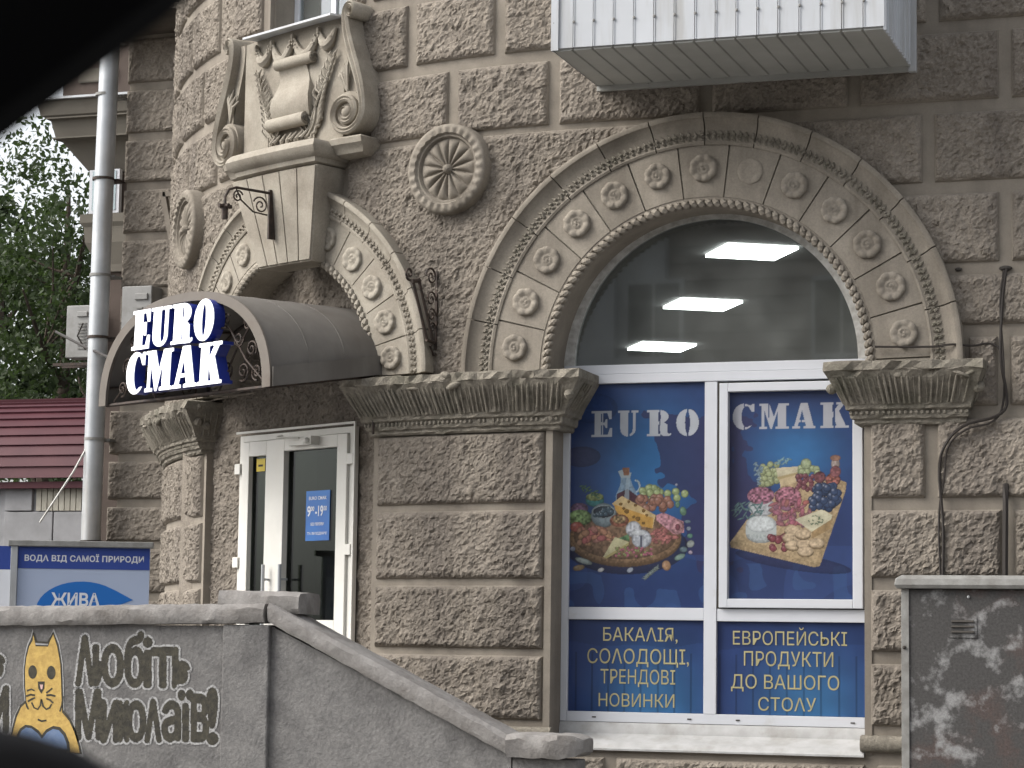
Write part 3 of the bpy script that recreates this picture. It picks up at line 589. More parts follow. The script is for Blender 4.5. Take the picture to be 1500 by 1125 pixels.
# ---- capitals of the piers
def capital(sL, sR, eL, eR, worn=0.006, label=None):
    prof = [(0.045, 4.235), (0.06, 4.25), (0.06, 4.275), (0.085, 4.285), (0.095, 4.31), (0.095, 4.345), (0.125, 4.36), (0.13, 4.385), (0.14, 4.40), (0.165, 4.45), (0.21, 4.52), (0.26, 4.60), (0.295, 4.66), (0.30, 4.665), (0.30, 4.73), (0.20, 4.745)]
    mb = MB(WV); k = int((sR - sL) / 0.05); rings = []
    for d, z in prof:
        a, b = sL - d * eL, sR + d * eR; wj = worn * (1.6 if z > 4.62 else 0.8)
        row = [(a, -0.34, z), (a, -0.15, z)] + [(a + (b - a) * i / k, d + rng.normal() * wj - (0.03 if (rng.random() < 0.12 and z > 4.65) else 0), z + rng.normal() * wj * 0.5) for i in range(k + 1)] + [(b, -0.15, z), (b, -0.34, z)]
        rings.append(row)
    mb.loft(rings); c = mb.build('capital', 'worn', bld)
    if label: c['label'] = label
    lf = MB(WV); s = sL - 0.1 * eL
    while s < sR + 0.1 * eR:                       # worn fluted leaves
        o_ = rng.uniform(-.006, .006); q = (s - (sL + sR) / 2) / (sR - sL); fan = q * 0.12
        lf.tube([(s + o_, 0.145, 4.405), (s + fan * 0.3 + o_, 0.185, 4.46), (s + fan * 0.7, 0.24, 4.55), (s + fan, 0.275, 4.63 + rng.uniform(-.03, .01))], list(np.array([0.016, 0.011, 0.012, 0.007]) * rng.uniform(.3, 1.15)), 6); s += 0.043 + rng.uniform(-.006, .006)
    for e, side in ((eL, -1), (eR, 1)):
        for dd_ in np.arange(-0.1, 0.12, 0.055):
            b0 = (sL if side < 0 else sR)
            lf.tube([(b0 + side * e * 0.15, dd_, 4.41), (b0 + side * e * 0.22, dd_ * 1.1, 4.52), (b0 + side * e * 0.29, dd_ * 1.2, 4.63)], [0.013, 0.011, 0.008], 5)
    for _ in range(16):
        q = rng.uniform(sL - .2 * eL, sR + .2 * eR); lf.blob((q, 0.25 + rng.uniform(-.03, .03), rng.uniform(4.60, 4.72)), (rng.uniform(.03, .09), 0.03, rng.uniform(.015, .035)), 7, 5, rng.uniform(-.4, .4))
    for b0, e, sd in ((sL, eL, -1), (sR, eR, 1)):
        for _ in range(7): lf.blob((b0 + sd * e * rng.uniform(.12, .27), rng.uniform(.02, .22), rng.uniform(4.5, 4.7)), (0.05, 0.05, 0.045), 7, 5, rng.uniform(0, 3))
    lf.build('leaf_carving', 'worn', c, smooth=True, kind='stuff')
    bd = MB(WV); s = sL - 0.08 * eL
    while s < sR + 0.08 * eR:
        if rng.random() > 0.07: bd.blob((s, 0.10, 4.33), (0.017, 0.016, 0.018), 6, 4)
        s += 0.045
    bd.build('bead_row', 'worn', c, smooth=True, kind='stuff')
    return c
capital(DS1, WS0 + 0.02, 0.65, 1.0); capital(WS1 - 0.02, 2.05, 0.9, 0.7); capital(-8.6, DS0 + 0.0, 0.5, 0.6)

# ---- door bay: recess wall, tympanum, soffit
DA = ang(DC); DO = WV([(-4.42, 0, 0)])[0]; DA = ang(-4.42); DT = frame(DO, DA)
RD = -0.30                                  # plane of the recess wall
r_ = MB(DT)
r_.box(-2.2, -1.16, RD - 0.3, RD, GZ, 4.38, step=.3); r_.box(0.62, 1.6, RD - 0.3, RD, GZ, 4.38, step=.3); r_.box(-2.2, 1.6, RD - 0.3, RD, 4.38, 6.3, step=.3)
r_.build('door_recess_wall', 'rough', bld)
for zc0, zc1 in ((4.42, 6.2),):
    block(-1.9, 1.35, zc0, zc1, T=DT, mask=lambda S, Z: (Z > 10), base=RD, name='tympanum_render', gap=0, proud=0.02)
block(-1.75, -1.18, 2.2, 4.40, T=DT, mask=None, base=RD, name='jamb_render', gap=0.0, proud=0.02); block(0.66, 1.25, 2.2, 4.40, T=DT, mask=None, base=RD, name='jamb_render', gap=0.0, proud=0.02)
MB(WV).box(DS0 - 0.02, DS0 + 0.03, 0.0, -0.6, GZ, 4.3).build('door_bay_jamb', 'smooth', bld); MB(WV).box(DS1 - 0.03, DS1 + 0.0, 0.0, -0.5, GZ, 4.3).build('door_bay_jamb', 'smooth', bld)

# ================================================================== SHOP WINDOW (a part of the building, with its own pieces)
FY = 0.30                                   # plane of the window
def fbox(name, x0, x1, z0, z1, y0, y1, m, parent, bev=0.004, **t):
    return MB().box(x0, x1, y0, y1, z0, z1).build(name, m, parent, bevel=bev, **t)
win = MB().box(WS0, WS1, FY + 0.04, FY + 0.10, 1.76, 1.80).build('shop_window', 'white', bld)
fbox('frame', WS0 + 0.001, -1.378, 1.755, 4.66, FY - 0.02, FY + 0.05, 'white', win)
fbox('frame', 1.20, WS1 - 0.001, 1.755, 4.66, FY - 0.02, FY + 0.05, 'white', win)
fbox('mullion', -0.172, -0.062, 1.84, 4.66, FY - 0.024, FY + 0.05, 'white', win)
fbox('frame', -1.3765, 1.1985, 1.755, 1.84, FY - 0.022, FY + 0.05, 'white', win)
fbox('transom', WS0 + 0.002, WS1 - 0.002, 4.662, 4.742, FY - 0.03, FY + 0.05, 'white', win)
fbox('transom', WS0 + 0.002, WS1 - 0.002, 4.745, 4.825, FY - 0.015, FY + 0.05, 'white', win)
fbox('rail', -1.3765, -0.174, 2.625, 2.73, FY - 0.018, FY + 0.05, 'white', win)
fbox('rail', -0.060, 1.1985, 2.62, 2.725, FY - 0.018, FY + 0.05, 'white', win)
# opening casement, standing slightly ajar at its hinge side
sash = MB()
MB().box(-0.0615, -0.0375, FY - 0.0185, FY - 0.0183, 2.73, 4.655).build('gap_shade_strip', 'dark', win)  # dark strip put in for the shade of the gap beside the casement
sx0, sx1, sz0, sz1 = -0.036, 1.19, 2.735, 4.640
for a in ((sx0, sx0 + 0.075, sz0, sz1), (sx1 - 0.085, sx1, sz0, sz1), (sx0 + 0.0755, sx1 - 0.0855, sz0, sz0 + 0.075), (sx0 + 0.0755, sx1 - 0.0855, sz1 - 0.075, sz1)):
    sash.box(a[0], a[1], FY - 0.055, FY + 0.02, a[2], a[3])
sash.build('casement', 'white', win, bevel=0.005)
fl = MB(); n = 48
def halfring(r0, r1, y0, y1, zc, a0=0, a1=180, cx=MC - 0.01):
    fl.loft([[(cx + r0 * math.cos(R_(a)), y0, zc + r0 * math.sin(R_(a))), (cx + r1 * math.cos(R_(a)), y0, zc + r1 * math.sin(R_(a))), (cx + r1 * math.cos(R_(a)), y1, zc + r1 * math.sin(R_(a))), (cx + r0 * math.cos(R_(a)), y1, zc + r0 * math.sin(R_(a)))] for a in np.linspace(a0, a1, n)])
halfring(1.245, 1.36, FY - 0.01, FY + 0.05, 4.827); fl.build('fanlight_frame', 'whitedirty', win, smooth=True)
gp = arc(MC - 0.01, 4.826, 1.27, 1.27, 0, 180, 40)
MB().add([(x, FY + 0.02, z) for x, z in gp], [tuple(range(len(gp)))]).build('pane', 'glass', win)
for x0, x1, z0, z1 in ((-1.377, -0.173, 2.731, 4.661), (-1.377, -0.173, 1.841, 2.624), (-0.061, 1.199, 1.841, 2.619), (0.02, 1.108, 2.808, 4.567)):
    MB().box(x0, x1, FY + 0.022, FY + 0.028, z0, z1).build('pane', 'glass', win)
sill = MB(); sill.loft([[(x, FY - 0.02, 1.752), (x, FY - 0.045, 1.70), (x, FY - 0.05, 1.66), (x, FY - 0.07, 1.648), (x, FY - 0.22, 1.60), (x, FY - 0.30, 1.585), (x, FY - 0.345, 1.545), (x, FY - 0.345, 1.53), (x, FY - 0.02, 1.53)] for x in (WS0 + 0.003, WS1 - 0.003)])
sill.build('sill', 'sillmetal', win, smooth=True)
for x in (-1.15, -0.31, 0.11, 1.08): MB().box(x, x + 0.035, FY - 0.027, FY - 0.0215, 1.79, 1.80).build('drain_slot', 'dark', win)

# ------------------------------------------------------------------ printed films
class Paint:                                # a small painter for the printed films
    def __init__(s, w, h, px):
        s.nx, s.nz = int(w / px) + 1, int(h / px) + 1; s.w, s.h = w, h
        s.X, s.Z = np.meshgrid(np.linspace(0, w, s.nx), np.linspace(0, h, s.nz), indexing='ij'); s.C = np.zeros(s.X.shape + (3,))
        s.noise = [s._n(k) for k in (4, 9, 22, 75)]; s.rnd = rng.random(s.X.shape)
    def _n(s, k):
        g = rng.random((k + 2, int(k * s.nz / s.nx) + 3)); u = s.X / s.w * k; v = s.Z / s.h * (g.shape[1] - 2)
        i, j = u.astype(int), v.astype(int); a, b = u - i, v - j; a = a * a * (3 - 2 * a); b = b * b * (3 - 2 * b)
        return g[i, j] * (1 - a) * (1 - b) + g[i + 1, j] * a * (1 - b) + g[i, j + 1] * (1 - a) * b + g[i + 1, j + 1] * a * b
    def fill(s, m, c, al=1.0):
        al = np.broadcast_to(al, m.shape) * m; s.C = s.C * (1 - al[..., None]) + np.asarray(c) * al[..., None]
    def ell(s, x, z, rx, rz, c, rot=0, shade=0.55, hl=0.0, al=1.0, nz=0.0):
        ca, sa = math.cos(rot), math.sin(rot); dx, dz = s.X - x, s.Z - z; u, v = (dx * ca + dz * sa) / rx, (-dx * sa + dz * ca) / rz; q = u * u + v * v; m = q < 1
        k = 1 - (1 - shade) * np.clip(q * 0.7 + 0.3 * (dx / rx - dz / rz) * 0.5, 0, 1); k = k * (1 - 0.42 * np.clip((q - 0.55) / 0.45, 0, 1)) * (1 + 0.5 * (s.noise[3] - 0.5) + 0.22 * (s.rnd - 0.5)); cc = np.asarray(c)[None, None, :] * k[..., None]
        if nz: cc = cc * (1 + nz * (s.noise[3] - 0.5))[..., None]
        if hl: cc = cc + hl * np.exp(-((u + 0.35) ** 2 + (v - 0.4) ** 2) / 0.06)[..., None]
        s.C = np.where((m * al)[..., None] > 0.5, cc, s.C) if al == 1.0 else s.C * (1 - al * m[..., None]) + cc * al * m[..., None]
    def poly(s, pts, c, nz=0.0, al=1.0, shade=None):
        m = np.zeros(s.X.shape, bool); n = len(pts)
        for i in range(n):
            (x0, z0), (x1, z1) = pts[i], pts[(i + 1) % n]
            if z0 == z1: continue
            cnd = ((z0 > s.Z) != (z1 > s.Z)) & (s.X < (x1 - x0) * (s.Z - z0) / (z1 - z0) + x0); m ^= cnd
        cc = np.broadcast_to(np.asarray(c, float), s.C.shape) * (1 + (0.10 if nz == 0 else 0.35) * (s.noise[2] - 0.5) + (0 if nz == 0 else 0.2) * (s.rnd - 0.5))[..., None]
        if nz: cc *= (1 + nz * (s.noise[3] - 0.5))[..., None]
        s.C = s.C * (1 - al * m[..., None]) + cc * al * m[..., None]; return m
    def glyph(s, ch, x, z, w, h, c, stencil=()):
        gw, out, holes = GL[ch]; sc = lambda p: (x + p[0] / gw * w, z + p[1] / 100 * h); keep = s.C.copy()
        s.poly([sc(p) for p in out], c)
        for hh in holes:
            m = np.zeros(s.X.shape, bool); pts = [sc(p) for p in hh]; n = len(pts)
            for i in range(n):
                (x0, z0), (x1, z1) = pts[i], pts[(i + 1) % n]
                if z0 != z1: m ^= ((z0 > s.Z) != (z1 > s.Z)) & (s.X < (x1 - x0) * (s.Z - z0) / (z1 - z0) + x0)
            s.C = np.where(m[..., None], keep, s.C)
        for (a, b, c0, c1) in stencil:
            m = (s.X > x + a * w) & (s.X < x + b * w) & (s.Z > z + c0 * h) & (s.Z < z + c1 * h); s.C = np.where(m[..., None], keep, s.C)
    def mesh(s, name, x0, z0, y, parent=None, m='print', T=None, tone=0.70, **tags):
        lum = s.C.mean(2, keepdims=True); s.C = (lum + (s.C - lum) * 0.98) * tone
        V = np.stack([x0 + s.X.ravel(), np.full(s.X.size, y), z0 + s.Z.ravel()], 1)
        if T: V = T(V)
        L = np.array([V[:, 0].mean(), V[:, 1].mean(), V[:, 2].min()])
        i, j = np.meshgrid(np.arange(s.nx - 1), np.arange(s.nz - 1), indexing='ij'); q = (i * s.nz + j).ravel(); F = np.stack([q, q + s.nz, q + s.nz + 1, q + 1], 1)
        me = bpy.data.meshes.new(name); me.from_pydata((V - L).tolist(), [], F.tolist()); ca = me.color_attributes.new('print', 'FLOAT_COLOR', 'POINT')
        ca.data.foreach_set('color', np.concatenate([np.clip(s.C, 0, 1).reshape(-1, 3), np.ones((s.X.size, 1))], 1).ravel().astype(np.float32))
        return put(name, me, m, parent, L, **tags)
def film_bg(p, glow, dark, side):
    w, h = p.w, p.h; base = np.array([0.024, 0.046, 0.150]); p.C[:] = base
    g = np.exp(-(((p.X - glow[0]) / glow[2]) ** 2 + ((p.Z - glow[1]) / glow[3]) ** 2)); p.C += g[..., None] * np.array([0.015, 0.125, 0.26])
    edge = p.X * side + 0.28 * w * (p.noise[1] - 0.5) + 0.12 * w * (p.noise[2] - 0.5) - (dark[0] - dark[1] * (p.Z / h - 0.5)) * side
    m = (edge > 0) & (p.Z < dark[2] + 0.1 * p.noise[2]) & (p.Z > dark[3] + 0.25 * p.noise[1]); p.fill(m, (0.036, 0.034, 0.10), 0.8)
    m = (p.noise[0] > 0.62) & (p.Z < 0.45) ; p.fill(m, (0.04, 0.08, 0.24), 0.45)
    m = (p.noise[1] > 0.66) & (p.Z < 0.3); p.fill(m, (0.05, 0.12, 0.30), 0.4)
    p.C *= (1 + 0.10 * (p.noise[2] - 0.5))[..., None]
LW, LH = -0.172 + 1.377, 4.66 - 2.731
# film with the round platter
p = Paint(LW, LH, 0.0048); film_bg(p, (0.62 * LW, 0.62 * LH, 0.36 * LW, 0.28 * LH), (0.80 * LW, 0.55 * LW, 0.83 * LH, 0.15), 1)
p.ell(0.2, 1.72, 0.22, 0.13, (0.03, 0.07, 0.22), al=0.5); p.ell(0.1, 1.3, 0.17, 0.09, (0.035, 0.03, 0.07), al=0.6)
X = lambda u: (u - 45) / 1085 * LW                # zoomed photo coordinates of the picture -> film metres
def Z1(v): return (1010 - v) / 1125 * (200 / 325 * LH) * 1.0 + 0.30
Z = Z1
p.ell(X(500), Z(800), 0.55, 0.24, (0.035, 0.03, 0.05), al=0.7)
p.ell(X(490), Z(745), 0.50, 0.235, (0.20, 0.125, 0.07), shade=0.8); p.ell(X(490), Z(725), 0.50, 0.225, (0.34, 0.22, 0.13), shade=0.75, nz=0.5); p.ell(X(490), Z(715), 0.46, 0.20, (0.22, 0.14, 0.09), shade=0.8, nz=0.5)
p.poly([(X(455), Z(240)), (X(530), Z(240)), (X(545), Z(290)), (X(600), Z(400)), (X(590), Z(450)), (X(420), Z(450)), (X(412), Z(390)), (X(450), Z(300))], (0.22, 0.32, 0.42), nz=0.5)
p.poly([(X(425), Z(370)), (X(510), Z(330)), (X(590), Z(390)), (X(590), Z(450)), (X(420), Z(450))], (0.07, 0.03, 0.045), nz=0.4)
p.poly([(X(500), Z(240)), (X(528), Z(240)), (X(520), Z(430)), (X(480), Z(430))], (0.42, 0.52, 0.58), al=0.5)
p.poly([(X(430), Z(185)), (X(460), Z(175)), (X(540), Z(200)), (X(530), Z(240)), (X(455), Z(240))], (0.35, 0.42, 0.45)); p.poly([(X(465), Z(155)), (X(525), Z(155)), (X(520), Z(220)), (X(478), Z(220))], (0.26, 0.13, 0.08), nz=0.4)
for a in np.linspace(-1.3, 1.6, 16): p.ell(X(575) + 0.035 * math.cos(a), Z(310) + 0.05 * math.sin(a), 0.009, 0.009, (0.45, 0.55, 0.6))
for i in range(26):                                # grapes, green then amber
    gx, gz = rng.uniform(590, 860), 0; gx = 740 + rng.normal() * 75; gz = 372 + rng.normal() * 26
    p.ell(X(gx), Z(gz), 0.034, 0.034, (0.38, 0.46, 0.22), shade=0.35, hl=0.22)
for i in range(30):
    gx = 725 + rng.normal() * 80; gz = 448 + rng.normal() * 28; p.ell(X(gx), Z(gz), 0.036, 0.036, (0.36, 0.18, 0.13), shade=0.35, hl=0.2)
p.poly([(X(465), Z(388)), (X(735), Z(545)), (X(715), Z(650)), (X(520), Z(620)), (X(385), Z(450))], (0.60, 0.46, 0.24), nz=0.25); p.poly([(X(400), Z(455)), (X(720), Z(570)), (X(712), Z(655)), (X(500), Z(610)), (X(410), Z(500))], (0.55, 0.32, 0.08), nz=0.2)
for hx, hz, hr in ((455, 455, .016), (520, 435, .014), (505, 515, .022), (595, 575, .022), (640, 510, .017), (575, 465, .014), (560, 560, .014), (665, 545, .013), (640, 610, .015), (480, 490, .014)): p.ell(X(hx), Z(hz), hr, hr * 0.9, (0.22, 0.12, 0.03))
p.ell(X(120), Z(490), 0.08, 0.05, (0.20, 0.12, 0.20), nz=1.0); p.ell(X(125), Z(565), 0.11, 0.07, (0.24, 0.36, 0.15), nz=1.2, shade=0.4); p.ell(X(100), Z(640), 0.06, 0.045, (0.45, 0.14, 0.11), hl=0.2)
p.ell(X(245), Z(420), 0.085, 0.06, (0.06, 0.22, 0.22)); p.ell(X(245), Z(395), 0.08, 0.035, (0.25, 0.30, 0.12), nz=1.0)
for i in range(14): p.ell(X(130 + i * 11 + rng.uniform(-10, 10)), Z(300 + i * 7 + rng.uniform(-30, 30)), 0.024, 0.007, (0.08, 0.16, 0.10), rot=rng.uniform(-1, 1))
p.ell(X(318), Z(545), 0.115, 0.105, (0.26, 0.33, 0.36), shade=0.5); p.ell(X(318), Z(515), 0.108, 0.060, (0.36, 0.43, 0.45), shade=0.8); p.ell(X(318), Z(518), 0.094, 0.050, (0.04, 0.05, 0.07))
for i in range(16): p.ell(X(318 + rng.uniform(-70, 70)), Z(520 + rng.uniform(-32, 32)), 0.022, 0.019, (0.08, 0.13, 0.17), hl=0.3, shade=0.4)
p.ell(X(445), Z(590), 0.085, 0.055, (0.30, 0.12, 0.08), nz=1.0); p.ell(X(445), Z(580), 0.06, 0.035, (0.42, 0.30, 0.16), nz=1.4)
for i in range(30): p.ell(X(110 + 300 * rng.random()), Z(650 + 130 * rng.random()), rng.uniform(.03, .06), rng.uniform(.012, .03), (0.52 + rng.uniform(-.1, .08), 0.23 + rng.uniform(-.06, .08), 0.18), rot=rng.uniform(-1.3, 1.3), shade=0.35)
for i in range(22): p.ell(X(700 + 210 * rng.random()), Z(660 + 110 * rng.random()), rng.uniform(.025, .05), rng.uniform(.01, .026), (0.42, 0.17, 0.16), rot=rng.uniform(-1, 1), shade=0.35, nz=0.8)
p.poly([(X(745), Z(545)), (X(800), Z(525)), (X(960), Z(600)), (X(965), Z(690)), (X(880), Z(700)), (X(745), Z(590))], (0.46, 0.24, 0.28), nz=1.3); p.ell(X(912), Z(645), 0.055, 0.062, (0.50, 0.28, 0.30), shade=0.5, nz=0.8); p.ell(X(912), Z(645), 0.022, 0.03, (0.2, 0.07, 0.09))
p.ell(X(560), Z(660), 0.07, 0.07, (0.50, 0.52, 0.56), nz=0.7); p.ell(X(625), Z(740), 0.088, 0.08, (0.52, 0.55, 0.60), shade=0.6, nz=0.4); p.poly([(X(616), Z(680)), (X(632), Z(680)), (X(630), Z(805)), (X(612), Z(805))], (0.10, 0.11, 0.15)); p.ell(X(600), Z(690), 0.07, 0.024, (0.62, 0.65, 0.68), shade=0.85)
p.poly([(X(410), Z(722)), (X(525), Z(765)), (X(345), Z(890)), (X(318), Z(885))], (0.55, 0.52, 0.32), nz=0.3); p.poly([(X(525), Z(765)), (X(520), Z(790)), (X(345), Z(900)), (X(322), Z(890))], (0.40, 0.36, 0.16)); p.poly([(X(440), Z(735)), (X(520), Z(700)), (X(530), Z(760))], (0.10, 0.20, 0.10), nz=1)
for i in range(60): p.ell(X(420 + 300 * rng.random()), Z(810 + 70 * rng.random()), 0.013, 0.011, ((0.42, 0.14, 0.20) if rng.random() < .6 else (0.26, 0.30, 0.12)), shade=0.5, hl=0.1)
for (hx, hz, a_, b_, c_, ro) in ((160, 920, .08, .024, (0.34, 0.40, 0.38), -.3), (120, 975, .055, .026, (0.30, 0.22, 0.13), .2), (300, 992, .03, .018, (0.5, 0.5, 0.5), .3), (535, 992, .03, .02, (0.42, 0.46, 0.55), .5), (825, 955, .038, .045, (0.42, 0.26, 0.15), .4), (70, 820, .025, .02, (0.3, 0.33, 0.42), 0), (930, 885, .05, .024, (0.20, 0.30, 0.26), .4), (1015, 780, .035, .03, (0.36, 0.40, 0.38), .7), (960, 825, .035, .025, (0.13, 0.19, 0.22), 0), (955, 515, .03, .04, (0.14, 0.25, 0.17), .3), (910, 460, .02, .03, (0.14, 0.25, 0.17), 0), (990, 600, .03, .014, (0.14, 0.20, 0.25), 0), (1000, 655, .02, .018, (0.25, 0.3, 0.36), 0), (1010, 715, .025, .02, (0.12, 0.26, 0.20), 0), (1015, 848, .018, .016, (0.40, 0.33, 0.40), 0), (900, 300, .012, .012, (0.3, 0.32, 0.42), 0)):
    p.ell(X(hx), Z(hz), a_, b_, c_, rot=ro, shade=0.5, hl=0.1)
for i in range(16): p.ell(X(650 + i * 7), Z(1060 - i * 6), 0.026, 0.005, (0.22, 0.26, 0.24), rot=0.6 + (0.8 if i % 2 else -0.8))
sten = {'E': [(0.47, 0.53, 0.09, 0.44), (0.47, 0.53, 0.57, 0.9)], 'U': [(0.50, 0.56, 0.0, 0.25)], 'R': [(0.50, 0.56, 0.40, 1.0)], 'O': [(0.46, 0.54, -0.1, 1.1)], 'C': [(0.50, 0.56, -0.1, 0.12), (0.50, 0.56, 0.9, 1.1)], 'M': [(0.30, 0.34, 0.45, 1.0)], 'A': [(0.36, 0.41, 0.24, 0.40)], 'K': [(0.47, 0.52, 0.0, 1.0)]}
for ch, x, w in (('E', 0.185, 0.185), ('U', 0.425, 0.185), ('R', 0.685, 0.215), ('O', 0.945, 0.20)): p.glyph(ch, x, 1.47, w, 0.225, (0.50, 0.53, 0.58), sten[ch])
film1 = p.mesh('window_film', -1.3765, 2.7315, FY + 0.012)
thing(film1, 'blue window film with white EURO lettering above a round platter of cheese and ham', 'window film')

# film with the rectangular board
CW, CH = 1.088, 1.759
p = Paint(CW, CH, 0.0048); film_bg(p, (0.55 * CW, 0.70 * CH, 0.33 * CW, 0.16 * CH), (0.20 * CW, 0.2 * CW, 0.85 * CH, 0.2), -1)
p.C[:, :] = p.C * 0.97 + 0.008
X = lambda u: (u - 65) / 1025 * CW; Z = lambda v: (1040 - v) / 1125 * 1.17 + 0.26
p.ell(X(600), Z(985), 0.5, 0.07, (0.03, 0.03, 0.075), al=0.6, rot=-0.15)
p.poly([(X(90), Z(830)), (X(260), Z(600)), (X(560), Z(330)), (X(985), Z(330)), (X(1030), Z(350)), (X(1020), Z(420)), (X(815), Z(1020)), (X(770), Z(1030)), (X(95), Z(870))], (0.36, 0.27, 0.16), nz=0.6)
p.poly([(X(100), Z(815)), (X(330), Z(560)), (X(560), Z(340)), (X(960), Z(330)), (X(790), Z(990)), (X(770), Z(995))], (0.46, 0.35, 0.21), nz=0.5)
p.poly([(X(300), Z(770)), (X(490), Z(600)), (X(560), Z(600)), (X(350), Z(800))], (0.38, 0.28, 0.16), nz=0.5)
for i in range(30): 
    a = rng.uniform(0, 6); p.ell(X(415 + rng.uniform(-70, 60)), Z(280 + rng.uniform(-85, 85)), 0.028, 0.028, (0.36, 0.40, 0.22), shade=0.4, hl=0.15)
for i in range(9): p.ell(X(640 + i * 20 + rng.uniform(-8, 8)), Z(255 + rng.uniform(-25, 25)), 0.03, 0.03, (0.36, 0.42, 0.24), shade=0.45, hl=0.15)
p.ell(X(705), Z(195), 0.046, 0.046, (0.36, 0.42, 0.26), shade=0.5, hl=0.15)
for i in range(12): p.ell(X(470 + i * 9), Z(190 - 7 * (i % 6)), 0.026, 0.007, (0.22, 0.36, 0.40), rot=rng.uniform(-1.3, 1.3))
p.poly([(X(462), Z(225)), (X(640), Z(215)), (X(630), Z(280)), (X(480), Z(315))], (0.55, 0.50, 0.36), nz=0.2); p.poly([(X(480), Z(300)), (X(632), Z(270)), (X(625), Z(345)), (X(500), Z(380)), (X(490), Z(330))], (0.60, 0.48, 0.30), nz=0.2); p.poly([(X(470), Z(300)), (X(635), Z(262)), (X(635), Z(280)), (X(480), Z(322))], (0.42, 0.34, 0.18))
for i in range(34): p.ell(X(700 + rng.uniform(-65, 65)), Z(350 + rng.uniform(-60, 60)), 0.021, 0.021, (0.22, 0.08, 0.10), shade=0.4, hl=0.2)
p.ell(X(815), Z(305), 0.05, 0.05, (0.17, 0.07, 0.08), nz=0.9); p.ell(X(920), Z(325), 0.065, 0.055, (0.30, 0.12, 0.10), nz=1.3)
p.ell(X(940), Z(200), 0.035, 0.075, (0.36, 0.30, 0.28), nz=0.6); p.ell(X(940), Z(150), 0.045, 0.026, (0.30, 0.17, 0.13), shade=0.8); p.ell(X(940), Z(260), 0.045, 0.05, (0.28, 0.12, 0.13), nz=0.6)
for i in range(46): p.ell(X(855 + rng.uniform(-105, 110)), Z(470 + rng.uniform(-95, 95)), 0.034, 0.034, (0.055, 0.085, 0.17), shade=0.35, hl=0.28)
p.ell(X(345), Z(540), 0.115, 0.085, (0.46, 0.48, 0.50), shade=0.75, nz=0.3); p.ell(X(340), Z(450), 0.118, 0.075, (0.34, 0.16, 0.22), shade=0.85, nz=1.6)
p.ell(X(560), Z(460), 0.115, 0.085, (0.22, 0.08, 0.10)); p.ell(X(560), Z(450), 0.108, 0.074, (0.38, 0.17, 0.22), shade=0.85, nz=1.6)
for i in range(60):
    p.ell(X(rng.uniform(440, 740)), Z(rng.uniform(500, 690)), rng.uniform(.02, .05), rng.uniform(.01, .022), (0.42 + rng.uniform(-.12, .05), 0.16, 0.19 + rng.uniform(-.05, .05)), rot=rng.uniform(-1.5, 1.5), shade=0.4)
for i in range(34): p.ell(X(rng.uniform(120, 350)), Z(rng.uniform(500, 640)), 0.034, 0.007, (0.13, 0.22, 0.22), rot=rng.uniform(-1.0, 1.4))
for i in range(18): p.ell(X(rng.uniform(285, 345)), Z(rng.uniform(180, 360)), 0.022, 0.009, (0.22, 0.30, 0.36), rot=rng.uniform(-1.4, 1.4))
p.ell(X(342), Z(765), 0.130, 0.075, (0.46, 0.50, 0.50), shade=0.7); m_ = p.poly([(X(218), Z(690)), (X(466), Z(690)), (X(466), Z(765)), (X(218), Z(765))], (0.48, 0.52, 0.52)); p.ell(X(342), Z(680), 0.130, 0.072, (0.62, 0.66, 0.67), shade=0.92)
p.poly([(X(615), Z(645)), (X(830), Z(565)), (X(915), Z(610)), (X(905), Z(650)), (X(750), Z(745))], (0.58, 0.55, 0.40), nz=0.2); p.poly([(X(750), Z(745)), (X(915), Z(640)), (X(900), Z(720)), (X(755), Z(800))], (0.36, 0.25, 0.13), nz=0.4)
for i in range(16): p.ell(X(rng.uniform(710, 850)), Z(rng.uniform(610, 690)), 0.012, 0.005, (0.16, 0.22, 0.14), rot=rng.uniform(-1, 1))
for i in range(16): p.ell(X(rng.uniform(400, 550)), Z(rng.uniform(780, 880)), 0.03, 0.03, (0.26, 0.07, 0.09), shade=0.45, hl=0.15)
for hx, hz in ((595, 730), (580, 790), (660, 790), (600, 850), (690, 840), (790, 835), (700, 900), (680, 760)): p.ell(X(hx), Z(hz + 12), 0.068, 0.042, (0.34, 0.24, 0.14)); p.ell(X(hx), Z(hz), 0.068, 0.040, (0.60, 0.47, 0.32), shade=0.85, nz=0.2)
for ch, x, w in (('C', 0.045, 0.19), ('M', 0.275, 0.255), ('A', 0.56, 0.20), ('K', 0.80, 0.24)): p.glyph(ch, x, 1.44, w, 0.215, (0.46, 0.47, 0.52), sten[ch])
film2 = p.mesh('window_film', 0.020, 2.808, FY + 0.010)
thing(film2, 'blue window film with white CMAK lettering above a wooden board of cheese and grapes', 'window film')

def lower_film(x0, x1, z0, z1, lines, label, off):
    p = Paint(x1 - x0, z1 - z0, 0.008); p.C[:] = (0.026, 0.052, 0.175)
    g = np.exp(-(((p.X - 0.62 * p.w) / 0.42) ** 2 + ((p.Z - 0.05) / 0.45) ** 2)); p.C += g[..., None] * np.array([0.02, 0.12, 0.20])
    st_ = (p.Z < 0.50) & (np.abs(((p.X + off) % 0.145) - 0.07) < 0.008); p.C *= np.where(st_, 0.62, 1.0)[..., None]  # darker stripes at even spacing in the lower part of the film
    p.C *= np.where(p.Z > 0.53 + 0.08 * p.noise[0], 0.80, 1.0)[..., None]; p.C *= (1 + 0.25 * (p.noise[1] - 0.5))[..., None]
    f = p.mesh('window_film', x0, z0, FY + 0.012)
    thing(f, label, 'window film')
    for (t, cx, z, h, w) in lines:
        mb = MB(); text(mb, t, x0 + cx, z, FY + 0.009, h, w); mb.build('lettering', 'gold', f, smooth=False)
